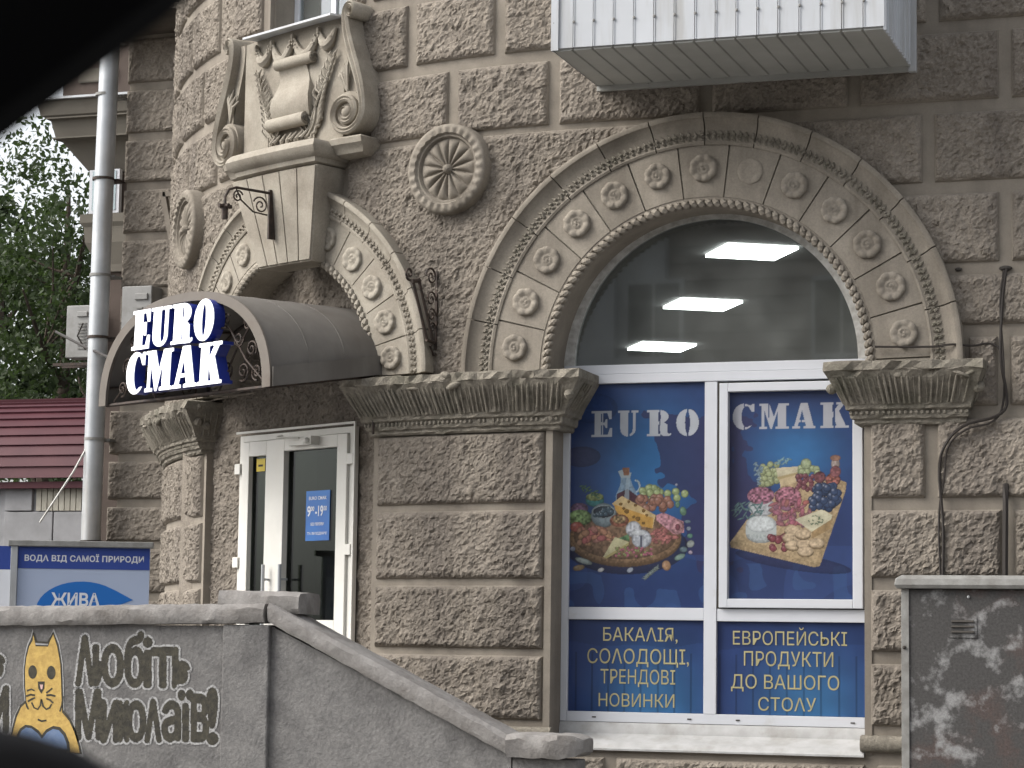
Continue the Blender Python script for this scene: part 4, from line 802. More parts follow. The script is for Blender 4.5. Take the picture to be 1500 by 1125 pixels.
lower_film(-1.3765, -0.1725, 1.842, 2.6235, [('БАКАΛІЯ,', 0.64 + 0.0, 2.425, 0.135, 0.66), ('СОΛОДОЩІ,', 0.62, 2.225, 0.155, 0.90), ('ТРЕНДОВІ', 0.62, 2.055, 0.150, 0.66), ('НОВИНКИ', 0.61, 1.885, 0.115, 0.67)], 'lower left window film reading БАКАЛІЯ, СОЛОДОЩІ, ТРЕНДОВІ НОВИНКИ in gold', 0.0)
lower_film(-0.0605, 1.1985, 1.842, 2.6185, [('ЕВРОПЕЙСЬКІ', 0.62, 2.425, 0.150, 0.97), ('ПРОДУКТИ', 0.61, 2.225, 0.150, 0.76), ('ДО ВАШОГО', 0.58, 2.035, 0.145, 0.92), ('СТОΛУ', 0.60, 1.878, 0.115, 0.49)], 'lower right window film reading ЕВРОПЕЙСЬКІ ПРОДУКТИ ДО ВАШОГО СТОЛУ in gold', 0.05)

# ------------------------------------------------------------------ the shop inside
pl_ = [(-2.6, 0.47), (3.2, 0.47), (3.2, 12.5), (-5.6, 12.5), (-5.6, 5.2), (-3.2, 2.6)]
zf, zc = 1.5, 6.2
room = MB(); n = len(pl_); room.add([(x, y, zf) for x, y in pl_] + [(x, y, zc) for x, y in pl_], [(i, (i + 1) % n, n + (i + 1) % n, n + i) for i in range(1, n)] + [tuple(range(n))])
room.build('interior_wall', 'room', bld)
MB().add([(x, y, zc) for x, y in pl_], [tuple(range(n))]).build('interior_ceiling', 'ceil', bld)
lampo = None
for i, (x, y) in enumerate(((-0.33, 2.72), (-1.655, 6.07), (-3.08, 9.62))):
    T = frame((x, y, 0), R_(-31)); mb = MB(T); mb.box(-0.35, 0.35, -0.36, 0.36, zc - 0.03, zc - 0.005); o = mb.build('ceiling_light', 'lamp')
    thing(o, ['square lit ceiling panel nearest the fanlight glass, uppermost of the three', 'square lit ceiling panel in the middle of the row behind the fanlight', 'square lit ceiling panel deepest in the shop, lowest seen through the fanlight'][i], 'ceiling light', group='lit panels on the shop ceiling')

# ================================================================== SHOP DOOR
MB(DT).add([(-1.15, -1.2, 2.2), (0.62, -1.2, 2.2), (0.62, -1.2, 4.4), (-1.15, -1.2, 4.4), (-1.15, RD, 2.2), (0.62, RD, 2.2), (0.62, RD, 4.4), (-1.15, RD, 4.4)], [(0, 1, 2, 3), (0, 4, 7, 3), (1, 5, 6, 2), (3, 7, 6, 2), (0, 1, 5, 4)]).build('dark_door_backing', 'dark', bld)  # dark box added behind the door so that its panes look dark
DP = -0.20                       # face of the door frame
def db(mb, x0, x1, z0, z1, a, b): return mb.box(x0, x1, a, b, z0, z1)
dx0, dx1 = -1.075, 0.70
k_ = 0.0
ZB = 2.25
dshift = 0
door = empty_door = bpy.data.objects.new('shop_door', None); col.objects.link(door); place(door, bld, WV([(-4.6, -0.25, ZB)])[0])
def dpart(name, m, boxes, parent=None, bev=0.004, smooth=False):
    mb = MB(DT)
    for b in boxes: mb.box(*b[:2], *b[4:6], *b[2:4])
    return mb.build(name, m, parent or door, bevel=bev)
f0, f1 = DP - 0.06, DP
dpart('frame', 'doorwhite', [(dx0, dx0 + 0.06, ZB, 4.37, f0, f1), (dx1 - 0.06, dx1, ZB, 4.37, f0, f1), (dx0 + 0.061, dx1 - 0.061, 4.31, 4.37, f0, f1)])
sideleaf = dpart('side_leaf', 'doorwhite', [(dx0 + 0.062, dx0 + 0.175, ZB, 4.305, f0 + .01, f1 + 0.02), (-0.625, -0.475, ZB, 4.305, f0 + .01, f1 + 0.02), (dx0 + 0.176, -0.626, 4.165, 4.305, f0 + .01, f1 + 0.02), (dx0 + 0.176, -0.626, ZB, 2.45, f0 + .01, f1 + 0.02)])
MB(DT).box(dx0 + 0.17, -0.62, f0 + 0.02, f0 + 0.03, 2.44, 4.17).build('pane', 'doorglass', sideleaf)
leaf = dpart('door_leaf', 'doorwhite', [(-0.470, -0.325, ZB, 4.305, f0 + .015, f1 + 0.03), (0.49, 0.636, ZB, 4.305, f0 + .015, f1 + 0.03), (-0.324, 0.489, 4.19, 4.305, f0 + .015, f1 + 0.03), (-0.324, 0.489, ZB, 2.60, f0 + .015, f1 + 0.03)])
MB(DT).box(-0.33, 0.50, f0 + 0.02, f0 + 0.03, 2.59, 4.20).build('pane', 'doorglass', leaf)
for x, par in ((-0.53, sideleaf), (-0.27, leaf)):
    h = MB(DT); h.tube([(x, f1 + 0.09, 2.55), (x, f1 + 0.09, 3.12)], 0.018, 8); h.tube([(x, f1 + 0.0, 2.98), (x, f1 + 0.09, 2.98)], 0.012, 6); h.tube([(x, f1 + 0.0, 2.66), (x, f1 + 0.09, 2.66)], 0.012, 6); h.build('handle', 'galv', par, smooth=True)
for x, z in ((dx0 - 0.01, 4.0), (dx0 - 0.01, 3.1), (dx1 - 0.045, 3.19), (dx1 - 0.03, 4.02)):
    MB(DT).box(x - 0.03, x + 0.06, f1, f1 + 0.035, z, z + 0.1).build('hinge', 'doorwhite', door, bevel=0.006)
mb = MB(DT); mb.box(-0.18, 0.06, f1 + 0.03, f1 + 0.09, 4.225, 4.275); mb.tube([(0.0, f1 + 0.1, 4.29), (-0.22, f1 + 0.2, 4.30), (-0.32, f1 + 0.06, 4.33)], 0.012, 6); mb.build('door_closer', 'doorwhite', leaf, bevel=0.004)
mb = MB(DT); mb.box(0.12, 0.22, f1 + 0.032, f1 + 0.13, 4.22, 4.30); mb.blob((0.17, f1 + 0.14, 4.255), (0.03, 0.03, 0.03), 10, 6)
thing(mb.build('security_camera', 'doorwhite'), 'small white security camera over the glass shop door', 'security camera')
mb = MB(DT); mb.box(0.73, 0.75, f1 + 0.01, f1 + 0.03, 2.3, 4.39); mb.box(dx0 - 0.03, 0.75, f1 + 0.011, f1 + 0.03, 4.39, 4.41); mb.build('cable_duct', 'doorwhite', door)
mb = MB(DT); mb.box(-0.83, -0.695, f0 + 0.033, f0 + 0.038, 4.02, 4.14); st_ = mb.build('sticker', 'stickeryellow')
thing(st_, 'small yellow sticker at the top of the narrow door pane', 'sticker')
mb = MB(DT); mb.add([(-0.80, f0 + 0.0395, 4.065), (-0.725, f0 + 0.0395, 4.065), (-0.725, f0 + 0.0395, 4.085), (-0.80, f0 + 0.0395, 4.085)], [(0, 1, 2, 3)]); mb.build('print', 'dark', st_)
mb = MB(DT); mb.box(-0.03, 0.33, f0 + 0.033, f0 + 0.038, 3.335, 3.80); hr = mb.build('opening_hours_sign', 'hoursblue')
thing(hr, 'blue opening hours sign with white numerals stuck on the glass door', 'sign')
tx = MB(DT); d_ = f0 + 0.040
text(tx, 'EURO CMAK', 0.15, 3.715, d_, 0.032, 0.27, offset=0.02); text(tx, 'БЕЗ ПЕРЕРВИ', 0.15, 3.475, d_, 0.028, 0.20, offset=0.02); text(tx, 'ТА ВИХІДНИХ', 0.15, 3.385, d_, 0.030, 0.30, offset=0.02)
tx.build('lettering', 'printwhite', hr)
tx = MB(DT); text(tx, '9', 0.02, 3.56, d_, 0.10, 0.055, offset=0.02); text(tx, '00', 0.075, 3.61, d_, 0.045, 0.05, offset=0.02); text(tx, '-19', 0.175, 3.56, d_, 0.10, 0.12, offset=0.02); text(tx, '00', 0.265, 3.61, d_, 0.045, 0.05, offset=0.02)
tx.build('numerals', 'printwhite', hr)

# ================================================================== CANOPY AND SIGN
CX, CWd, CD = -0.06, 1.34, 1.18
can = empty('door_canopy', DT([(CX, 0.4, 4.6)])[0], 'grey arched sheet metal canopy over the shop door with wrought iron scrollwork', 'canopy')
def cyl(t, depth, k=1.0, dz=0.0):              # t in degrees along the vault
    zb = 4.58 + (0.20 * (1 - depth / CD)); e = 0.86
    c_, s_ = math.cos(R_(t)), math.sin(R_(t)); return (CX + (CWd * k) * math.copysign(abs(c_) ** e, c_), depth, zb + dz + ((0.93 - 0.19 * (1 - depth / CD)) * k) * abs(s_) ** e)
angs = list(np.linspace(0, 180, 41))
sh = MB(DT); rings = []
for d in (-0.28, 0.3, 0.8, CD): rings.append([cyl(a, d) for a in angs] + [cyl(a, d, 0.985) for a in angs[::-1]])
sh.loft(rings); sh.build('sheet_roof', 'canopy', can, smooth=True)
rim = MB(DT); rim.loft([[cyl(a, CD + 0.002, 1.012), cyl(a, CD + 0.02, 1.012), cyl(a, CD + 0.022, 0.925), cyl(a, CD - 0.01, 0.925), cyl(a, CD - 0.011, 0.98)] for a in angs]); rim.build('front_rim', 'rim', can, smooth=True)
for sd_ in (0, 180):                            # hanging side valances
    v = MB(DT); p0, p1 = cyl(sd_, -0.1, 1.015), cyl(sd_, CD, 1.015); v.loft([[(p0[0], p0[1], p0[2] - 0.0), (p0[0], p0[1], p0[2] + 0.17), (p0[0] * 1.008, p0[1], p0[2] + 0.17), (p0[0] * 1.008, p0[1], p0[2])], [(p1[0], p1[1], p1[2] - 0.0), (p1[0], p1[1], p1[2] + 0.17), (p1[0] * 1.008, p1[1], p1[2] + 0.17), (p1[0] * 1.008, p1[1], p1[2])]]); v.build('side_flashing', 'canopy', can)
for d in (0.35, 0.75):
    se = MB(DT); se.loft([[cyl(a, d, 1.004), cyl(a, d + 0.012, 1.004), cyl(a, d + 0.012, 0.995), cyl(a, d, 0.995)] for a in angs]); se.build('seam', 'canopy', can, smooth=True)
fr = MB(DT)
for d in (0.0, CD - 0.03): fr.tube([cyl(a, d, 0.965) for a in angs], 0.016, 6)
for t in (8, 50, 90, 130, 172): fr.tube([cyl(t, 0.0, 0.965), cyl(t, CD - 0.03, 0.965)], 0.013, 6)
a0, a1 = cyl(0, CD - 0.03, 0.96), cyl(180, CD - 0.03, 0.96); fr.tube([a0, a1], 0.018, 6); fr.tube([cyl(0, 0, 0.96), a0], 0.018, 6); fr.tube([cyl(180, 0, 0.96), a1], 0.018, 6)
fr.tube([cyl(0, 0, .96), (cyl(0, 0, .96)[0], 0.0, 4.25)], 0.012, 6)
fr.build('iron_frame', 'iron', can, smooth=True)
for sx in (-1, 1):                              # scrollwork under the vault, either side of the sign
    for k, (x, z, r) in enumerate(((0.62, 0.16, 0.10), (0.86, 0.15, 0.09), (1.06, 0.13, 0.075), (0.98, 0.34, 0.08), (0.78, 0.44, 0.075), (0.58, 0.62, 0.07), (0.36, 0.14, 0.09), (0.12, 0.13, 0.08), (0.90, 0.56, 0.05))):
        c = MB(DT); c.tube([(CX + sx * (x + px), CD - 0.05, 4.60 + z + pz) for px, pz in spiral(0, 0, r, 0.012, 200 + 40 * k, 1.6 if k % 2 else -1.6, 24)], 0.0095, 5); c.build('iron_scroll', 'iron', can, smooth=True)
    c = MB(DT); c.tube([(CX + sx * 0.5, CD - 0.05, 4.60), (CX + sx * 0.75, CD - 0.05, 4.95), (CX + sx * 0.95, CD - 0.05, 5.15)], 0.010, 5); c.tube([(CX + sx * 1.2, CD - 0.05, 4.62), (CX + sx * 0.9, CD - 0.05, 4.85), (CX + sx * 0.6, CD - 0.05, 5.2)], 0.010, 5); c.build('iron_bar', 'iron', can, smooth=True)
for sx in (-1, 1):                              # side scroll brackets running back to the wall
    for k in range(3):
        x, zz = cyl(0 if sx > 0 else 180, 0, 0.95)[0], 4.68
        c = MB(DT); c.tube([(x, 0.25 + 0.33 * k + py, zz + 0.13 + pz) for py, pz in spiral(0, 0, 0.11, 0.015, 90, 1.5, 22)], 0.009, 5); c.build('iron_scroll', 'iron', can, smooth=True)
sign = empty('shop_sign', DT([(CX, CD, 4.66)])[0], 'white lit block letters EURO CMAK with blue sides on the front of the door canopy', 'sign')
sback = MB(DT); sback.tube([(CX - 0.74, CD + 0.0, 4.76), (CX + 0.72, CD + 0.0, 4.76)], 0.012, 6); sback.tube([(CX - 0.66, CD + 0.0, 5.15), (CX + 0.66, CD + 0.0, 5.15)], 0.012, 6); sback.build('mounting_bar', 'iron', sign)
def sign_T(P):                                  # letters lean back a little
    P = np.asarray(P, float).copy(); P[:, 1] = P[:, 1] - (P[:, 2] - 4.64) * 0.04; return DT(P)
for word, xa, xb, z0, h in (('EURO', -0.745, 0.545, 5.045, 0.365), ('CMAK', -0.800, 0.715, 4.640, 0.375)):
    tot = sum(GL[c][0] for c in word) + 5 * 3; k = (xb - xa) / tot; x = xa
    for c in word:
        gw, out, holes = GL[c]; f = lambda p: (x + p[0] * k, z0 + p[1] / 100 * h)
        o = [f(p) for p in out]; hh = [[f(p) for p in q] for q in holes]
        body = MB(sign_T); body.prism(o, CD + 0.00, CD + 0.118, hh); b_ = body.build('letter_body', 'blue', sign)
        face = MB(sign_T); face.prism(o, CD + 0.1185, CD + 0.128, hh); face.build('letter_face', 'signwhite', b_)
        x += (gw + 5) * k

# ================================================================== IRONWORK ON THE WALL
def lamp_bracket():
    ks = -4.32; T = frame(WV([(ks, 0.35, 0)])[0], ang(ks)); m_ = MB(T)
    m_.box(-0.012, 0.012, -0.03, 0.045, 6.10, 6.56)
    m_.tube([(0, 0.03, 6.53), (0, 0.42, 6.53), (0, 0.50, 6.50), (0, 0.54, 6.43), (0, 0.54, 6.32)], 0.013, 7)
    m_.tube([(0, 0.14 + y, 6.40 + z) for y, z in spiral(0, 0, 0.085, 0.012, 20, 1.7, 28)], 0.008, 6)
    m_.tube([(0, 0.40 + y, 6.45 + z) for y, z in spiral(0, 0, 0.06, 0.010, 160, -1.6, 24)], 0.008, 6)
    m_.tube([(0, 0.06, 6.32), (0, 0.22, 6.33), (0, 0.36, 6.42), (0, 0.42, 6.52)], 0.008, 6)
    o = m_.build('bracket', 'iron', smooth=True); h = MB(T); h.tube([(0, 0.54, 6.36), (0, 0.54, 6.22)], 0.03, 8); h.tube([(-0.06, 0.54, 6.34), (0.06, 0.54, 6.34)], 0.02, 6); h.tube([(0, 0.47, 6.34), (0, 0.61, 6.34)], 0.02, 6); h.build('lamp_holder', 'iron', o, smooth=True)
    thing(o, 'empty black wrought iron lamp bracket with scrolls on the fluted keystone', 'lamp bracket')
lamp_bracket()
def flag_bracket():
    ks = -2.58; T = frame(WV([(ks, 0.045, 0)])[0], ang(ks)); m_ = MB(T)
    m_.box(-0.012, 0.012, -0.02, 0.02, 4.98, 5.68)
    m_.tube([(0, 0.06, 5.06), (0, 0.30, 5.58)], 0.014, 7); m_.tube([(0, 0.15, 5.06), (0, 0.39, 5.56)], 0.014, 7); m_.tube([(0, 0.03, 5.04), (0, 0.16, 5.05)], 0.014, 6)
    m_.tube([(0, 0.44 + y, 5.60 + z) for y, z in spiral(0, 0, 0.06, 0.014, 250, 1.3, 20)], 0.011, 6)
    m_.tube([(0, 0.10 + y, 5.62 + z) for y, z in spiral(0, 0, 0.085, 0.012, 0, 1.6, 26)], 0.009, 6)
    for z, r in ((5.42, 0.075), (5.28, 0.065), (5.17, 0.05)): m_.tube([(0, 0.02 + r + y, z + q) for y, q in spiral(0, 0, r, 0.01, 180, -1.5, 22)], 0.008, 6)
    m_.tube([(0, 0.02, 5.05), (0, 0.10, 5.00), (0, 0.04, 4.93), (0, -0.01, 4.95)], 0.012, 6); m_.tube([(0, 0.28, 5.56), (0, 0.40, 5.54)], 0.02, 6)
    thing(m_.build('flag_holder', 'iron', smooth=True), 'rusty wrought iron flag holder with scrolls on the wall between the two arches', 'flag holder')
flag_bracket()

# ================================================================== BALCONY
BX0, BX1, BY, BZ = -1.05, 1.66, -1.355, 7.21
bal = empty('balcony', ((BX0 + BX1) / 2, -0.6, BZ), 'enclosed balcony clad in white ribbed metal sheet above the big arch', 'balcony')
n = 16; w = (BX1 - BX0) / n
for i in range(n):                              # front panels: flat pan with a rolled rib and a screw
    x0 = BX0 + w * i; mb = MB(); e = 0.0015
    pr = [(x0 + e + 0.003, BY + 0.012), (x0 + 0.006, BY - 0.006), (x0 + 0.014, BY - 0.006), (x0 + 0.018, BY), (x0 + w - e, BY), (x0 + w - e, BY + 0.02), (x0 + e + 0.003, BY + 0.02)]
    mb.loft([[(x, y, z) for x, y in pr] for z in (BZ + 0.02, 9.6)]); o = mb.build('front_panel', 'metalwhite', bal)
    for z in (BZ + 0.23,): MB().blob((x0 + 0.010, BY - 0.010, z), (0.013, 0.008, 0.013), 8, 4).build('screw', 'cabedge', o, smooth=True)
mb = MB(); mb.box(BX0 - 0.012, BX0 - 0.001, BY - 0.016, BY + 0.04, BZ - 0.0, 9.6); mb.box(BX0 - 0.001, BX0 + 0.05, BY - 0.0165, BY - 0.0145, BZ, 9.6); mb.build('corner_trim', 'metalwhite', bal)
for i in range(n):                              # soffit slats
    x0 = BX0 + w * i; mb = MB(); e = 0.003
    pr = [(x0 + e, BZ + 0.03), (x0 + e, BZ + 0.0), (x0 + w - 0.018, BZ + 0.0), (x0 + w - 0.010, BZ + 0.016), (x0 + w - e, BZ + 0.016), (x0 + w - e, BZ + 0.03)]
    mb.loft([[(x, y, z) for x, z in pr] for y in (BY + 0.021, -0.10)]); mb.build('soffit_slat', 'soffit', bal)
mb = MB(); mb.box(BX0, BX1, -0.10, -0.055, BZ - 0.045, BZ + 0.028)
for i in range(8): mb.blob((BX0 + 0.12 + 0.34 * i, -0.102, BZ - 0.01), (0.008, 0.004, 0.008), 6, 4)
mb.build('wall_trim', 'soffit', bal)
ns = 12; ws = (-0.10 - BY) / ns
for i in range(ns):                             # right-hand side panels
    y0 = BY + ws * i; mb = MB(); pr = [(BX1 - 0.01, y0 + 0.001), (BX1 + 0.014, y0 + 0.010), (BX1 + 0.014, y0 + 0.030), (BX1, y0 + 0.040), (BX1, y0 + ws - 0.001), (BX1 - 0.012, y0 + ws - 0.001)]
    mb.loft([[(x, y, z) for x, y in pr] for z in (BZ - 0.01, 9.6)]); mb.build('side_panel', 'metalwhite', bal)
MB().box(BX1 - 0.02, BX1 + 0.045, -0.11, -0.045, BZ - 0.05, 9.6).build('side_trim', 'metalwhite', bal, bevel=0.003)
MB().box(BX0, BX1 - 0.012, BY + 0.03, -0.05, BZ + 0.032, BZ + 0.12).build('slab', 'smooth', bal)
MB().box(BX0, BX0 + 0.01, BY + 0.03, -0.05, BZ + 0.0, 9.6).build('side_panel', 'metalwhite', bal)

# ================================================================== WINDOW OVER THE DOOR
WT = frame(WV([(-4.26, 0, 0)])[0], ang(-4.26))
uw = MB(WT).box(-0.60, 0.60, -0.33, -0.28, 8.08, 8.16).build('upper_window', 'white', bld)
MB(WT).box(-0.575, 0.575, -0.30, -0.292, 8.17, 9.72).build('pane', 'glass', uw)
for b in ((-0.60, -0.53, 8.161, 9.75), (0.53, 0.60, 8.161, 9.75), (-0.035, 0.035, 8.161, 9.75), (-0.529, 0.529, 9.68, 9.75)): MB(WT).box(b[0], b[1], -0.335, -0.27, b[2], b[3]).build('frame', 'white', uw, bevel=0.004)
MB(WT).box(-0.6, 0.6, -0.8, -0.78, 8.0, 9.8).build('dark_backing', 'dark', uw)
cu = MB(WT)
for xa, xb in ((-0.52, -0.12), (0.12, 0.50)):
    k = 30; cu.add([(xa + (xb - xa) * i / k, -0.42 + 0.02 * math.sin(i * 1.7), z) for z in (8.1, 9.7) for i in range(k + 1)], [(i, i + 1, i + k + 2, i + k + 1) for i in range(k)])
cu.build('curtain', 'printwhite', uw, smooth='all')
MB(WT).loft([[(x, -0.27, 8.165), (x, 0.30, 8.125), (x, 0.30, 8.105), (x, -0.27, 8.145)] for x in (-0.66, 0.66)]).build('metal_sill', 'metalwhite', uw)
for x in (-0.63, 0.60): MB(WT).box(x, x + 0.03, -0.35, 0.02, 8.08, 9.75).build('window_reveal', 'smooth', uw)

# ================================================================== WING OF THE BUILDING, FAR LEFT
WY = 7.7
mb = MB(); mb.box(-9.72, -6.9, WY, WY + 6.0, GZ - 0.1, TOPZ + 1.5); mb.build('wing_wall', 'smooth', bld)
wr = [(1.1, 1.735)] + [k for k in [(1.735, 2.335), (2.335, 2.935), (2.935, 3.585), (3.585, 4.12), (4.12, 4.70), (4.70, 5.35), (5.35, 6.10), (6.10, 6.83), (6.83, 7.55), (7.55, 8.21), (8.21, 8.86), (8.86, 9.52), (9.52, 10.2), (10.2, 10.9)]]
PT = lambda P: np.stack([np.asarray(P)[:, 0], WY - np.asarray(P)[:, 1], np.asarray(P)[:, 2]], 1)
for i, (z0, z1) in enumerate(wr): block(-9.80 if z0 > 5.3 else -9.90, -8.6, z0, z1, T=PT, mask=None, st=0.022); block(-8.6, -7.4, z0, z1, T=PT, mask=None, st=0.05); MB().box(-9.76 if z0 > 5.3 else -9.86, -9.722, WY + 0.002, WY + 0.7, z0 + 0.05, z1 - 0.05).build('quoin_side', 'rough', bld, bevel=0.01)
# the further stretch: oriel with a heavy cornice
YB = 10.0
far = empty('far_oriel', (-10.9, YB + 1, 8), 'brown far house end with a stone oriel cornice behind the drainpipe', 'building')
MB().box(-11.35, -9.0, YB, YB + 5, GZ - 0.1, 8.9).build('wall', 'brownwall', far)
MB().box(-11.95, -9.0, YB - 0.1, YB + 5, 10.02, 12.5).build('upper_wall', 'brownwall', far)
for x0, x1, z0, z1 in ((-11.7, -11.1, 10.2, 10.4), (-11.2, -10.6, 10.7, 11.3)): MB().box(x0, x1, YB - 0.14, YB - 0.1, z0, z1).build('relief_block', 'farstone', far, bevel=0.02)
mb = MB(); lv_ = [(-12.22, 9.92, 0.35), (-12.18, 9.72, 0.30), (-12.06, 9.66, 0.22), (-12.0, 9.40, 0.16), (-11.92, 9.36, 0.10), (-11.62, 8.98, -0.1), (-11.55, 8.95, -0.12)]
mb.loft([[(x, YB - dy, z), (-9.0, YB - dy, z), (-9.0, YB + 4, z), (x, YB + 4, z)] for x, z, dy in lv_]); mb.build('cornice', 'farstone', far)
for z0, dz_ in ((9.38, 0.02), (9.67, 0.02)): MB().box(-12.1 + (0.12 if z0 < 9.5 else 0), -9.0, YB - 0.3, YB - 0.1, z0, z0 + dz_).build('cornice_fillet', 'farstone', far)
MB().box(-12.32, -9.0, YB - 0.42, YB + 4, 9.925, 9.955).build('metal_flashing', 'metalwhite', far)
fw = MB().box(-11.47, -11.0, YB - 0.12, YB - 0.04, 8.32, 8.94).build('window', 'white', far)
MB().box(-11.42, -11.05, YB - 0.13, YB - 0.125, 8.36, 8.92).build('pane', 'glass', fw)
mb = MB(); mb.loft([[(-11.56 + dx, YB - 0.2 + dx * 0.6, z), (-9, YB - 0.2 + dx * 0.6, z), (-9, YB + 1, z), (-11.56 + dx, YB + 1, z)] for dx, z in ((0, 8.3), (0, 8.18), (0.05, 8.12), (0.07, 7.9), (0.22, 7.6), (0.24, 7.5))]); mb.build('window_apron', 'farstone', far)

# ---- drainpipe
dp = MB(); dp.tube([(-9.86, WY - 0.28, 11.0), (-9.90, WY - 0.28, 8.0), (-9.92, WY - 0.28, 4.0), (-9.92, WY - 0.28, 1.2), (-9.92, WY - 0.45, 1.0)], 0.125, 20)
pipe = dp.build('drainpipe', 'galv', smooth=True); thing(pipe, 'tall galvanised drainpipe running down the far left end of the facade', 'drainpipe')
for z, r in ((9.35, 0.128), (8.25, 0.132), (7.0, 0.128), (6.2, 0.132), (4.9, 0.128), (3.6, 0.13)):
    b = MB(); b.tube([(-9.91, WY - 0.28, z), (-9.91, WY - 0.28, z + 0.035)], r + 0.008, 20); b.box(-9.91, -9.74, WY - 0.20, WY, z, z + 0.03); b.build('pipe_bracket', 'cabedge' if r < 0.13 else 'iron', pipe, smooth=True)
mb = MB(); mb.tube([(-9.9, WY - 0.30, 5.0), (-10.1, WY - 0.45, 4.5), (-10.5, WY - 0.55, 3.85)], 0.014, 5); thing(mb.build('plastic_tube', 'whitedirty', smooth=True), 'thin pale drain hose hanging off the drainpipe foot', 'hose')

# ---- air conditioners
def ac(x0, x1, y, z0, z1, name_label):
    a = MB().box(x0, x1, y - 0.3, y, z0, z1).build('air_conditioner', 'acwhite', bevel=0.012)
    w_ = x1 - x0; h_ = z1 - z0
    MB().box(x0 + 0.45 * w_, x1 - 0.12 * w_, y - 0.325, y - 0.301, z1 - 0.22 * h_, z1 - 0.12 * h_).build('top_grip', 'acwhite', a, bevel=0.008)
    for i in range(9): MB().box(x0 + 0.50 * w_, x1 - 0.16 * w_, y - 0.312, y - 0.301, z0 + h_ * (0.16 + 0.06 * i), z0 + h_ * (0.185 + 0.06 * i)).build('grille_slat', 'cabedge', a)
    mb = MB(); mb.tube([(x1 - 0.1, y - 0.33, z1 - 0.35 * h_), (x1 - 0.16, y - 0.37, z1 - 0.6 * h_), (x1 - 0.05, y - 0.33, z0 + 0.1)], 0.012, 5); mb.build('hose', 'cable', a, smooth=True)
    thing(a, name_label, 'air conditioner'); return a
a1 = ac(-9.58, -9.16, WY - 0.0, 6.05, 6.86, 'white air conditioner on the wing wall between drainpipe and canopy')
a2 = ac(-11.66, -11.28, YB + 0.0, 6.27, 7.0, 'white air conditioner hanging beside the tree, left of the drainpipe')
mb = MB(); mb.box(-11.85, -11.3, YB - 0.30, YB - 0.25, 6.16, 6.20); mb.box(-11.85, -11.3, YB - 0.05, YB, 6.16, 6.20); mb.build('bracket', 'iron', a2)
mb = MB(); mb.tube([onY(82, 486, 9.0), onY(120, 506, 8.0), onY(160, 524, 6.5), onY(190, 540, 5.8)], 0.02, 6); thing(mb.build('flag_pole_stub', 'cable', smooth=True), 'dark slanting rod between the tree and the canopy edge', 'rod')
mb = MB(); mb.box(-9.06, -8.6, WY - 0.28, WY - 0.2, 8.0, 8.06); mb.loft([[(-9.1, WY - 0.28, 8.06), (-9.03, WY - 0.28, 8.06), (-9.03, WY - 0.2, 8.06), (-9.1, WY - 0.2, 8.06)], [(-8.95, WY - 0.28, 7.4), (-8.88, WY - 0.28, 7.4), (-8.88, WY - 0.2, 7.4), (-8.95, WY - 0.2, 7.4)]])
thing(mb.build('window_bracket', 'smooth'), 'small angled bracket on the wing wall beside the rounded corner', 'bracket')

# ================================================================== KIOSK WITH A RED METAL ROOF
KY = 13.0
kio = empty('kiosk', (-15, KY + 1, GZ), 'low building with a curved dark red metal roof below the trees', 'building')
npn = 12
for i in range(npn):
    t0, t1 = 90 - 87 * i / npn, 90 - 87 * (i + 1) / npn; rr = 1.40; k = 3
    f = lambda t, r: (KY + 1.25 - r * math.cos(R_(90 - t)) * 0 - r * math.cos(R_(t)) * 0.9, 4.78 + r * math.sin(R_(t)))
    a, b = f(t0, rr), f(t1, rr); c = f(t0 - 1, rr + 0.0); q0 = f(t1, rr + 0.035)
    mb = MB(); mb.loft([[(x, a[0], a[1]), (x, q0[0], q0[1]), (x, b[0] + 0.0, b[1] - 0.0), (x, b[0] + 0.05, b[1]), (x, a[0] + 0.05, a[1] - 0.03)] for x in (-19, -12.6)]); mb.build('roof_panel', 'redmetal', kio)
MB().box(-19, -12.6, KY + 0.05, KY + 0.2, 4.70, 4.80).build('eaves_board', 'redmetal', kio)
MB().box(-19, -12.6, KY + 0.25, KY + 4, GZ, 4.75).build('wall', 'plasterfar', kio)
for i in range(16): MB().box(-14.05 + 0.1 * i, -13.965 + 0.1 * i, KY + 0.20, KY + 0.26, 4.36, 4.72).build('brick', 'cream', kio)
for x0, x1, z0, z1 in ((-14.6, -14.12, 4.36, 4.70), (-14.6, -13.75, 3.75, 4.34), (-13.73, -12.7, 3.75, 4.34), (-14.6, -13.4, 3.0, 3.73), (-13.38, -12.7, 3.0, 3.73)): MB().box(x0, x1, KY + 0.19, KY + 0.26, z0, z1).build('wall_panel', 'plasterfar', kio, bevel=0.01)

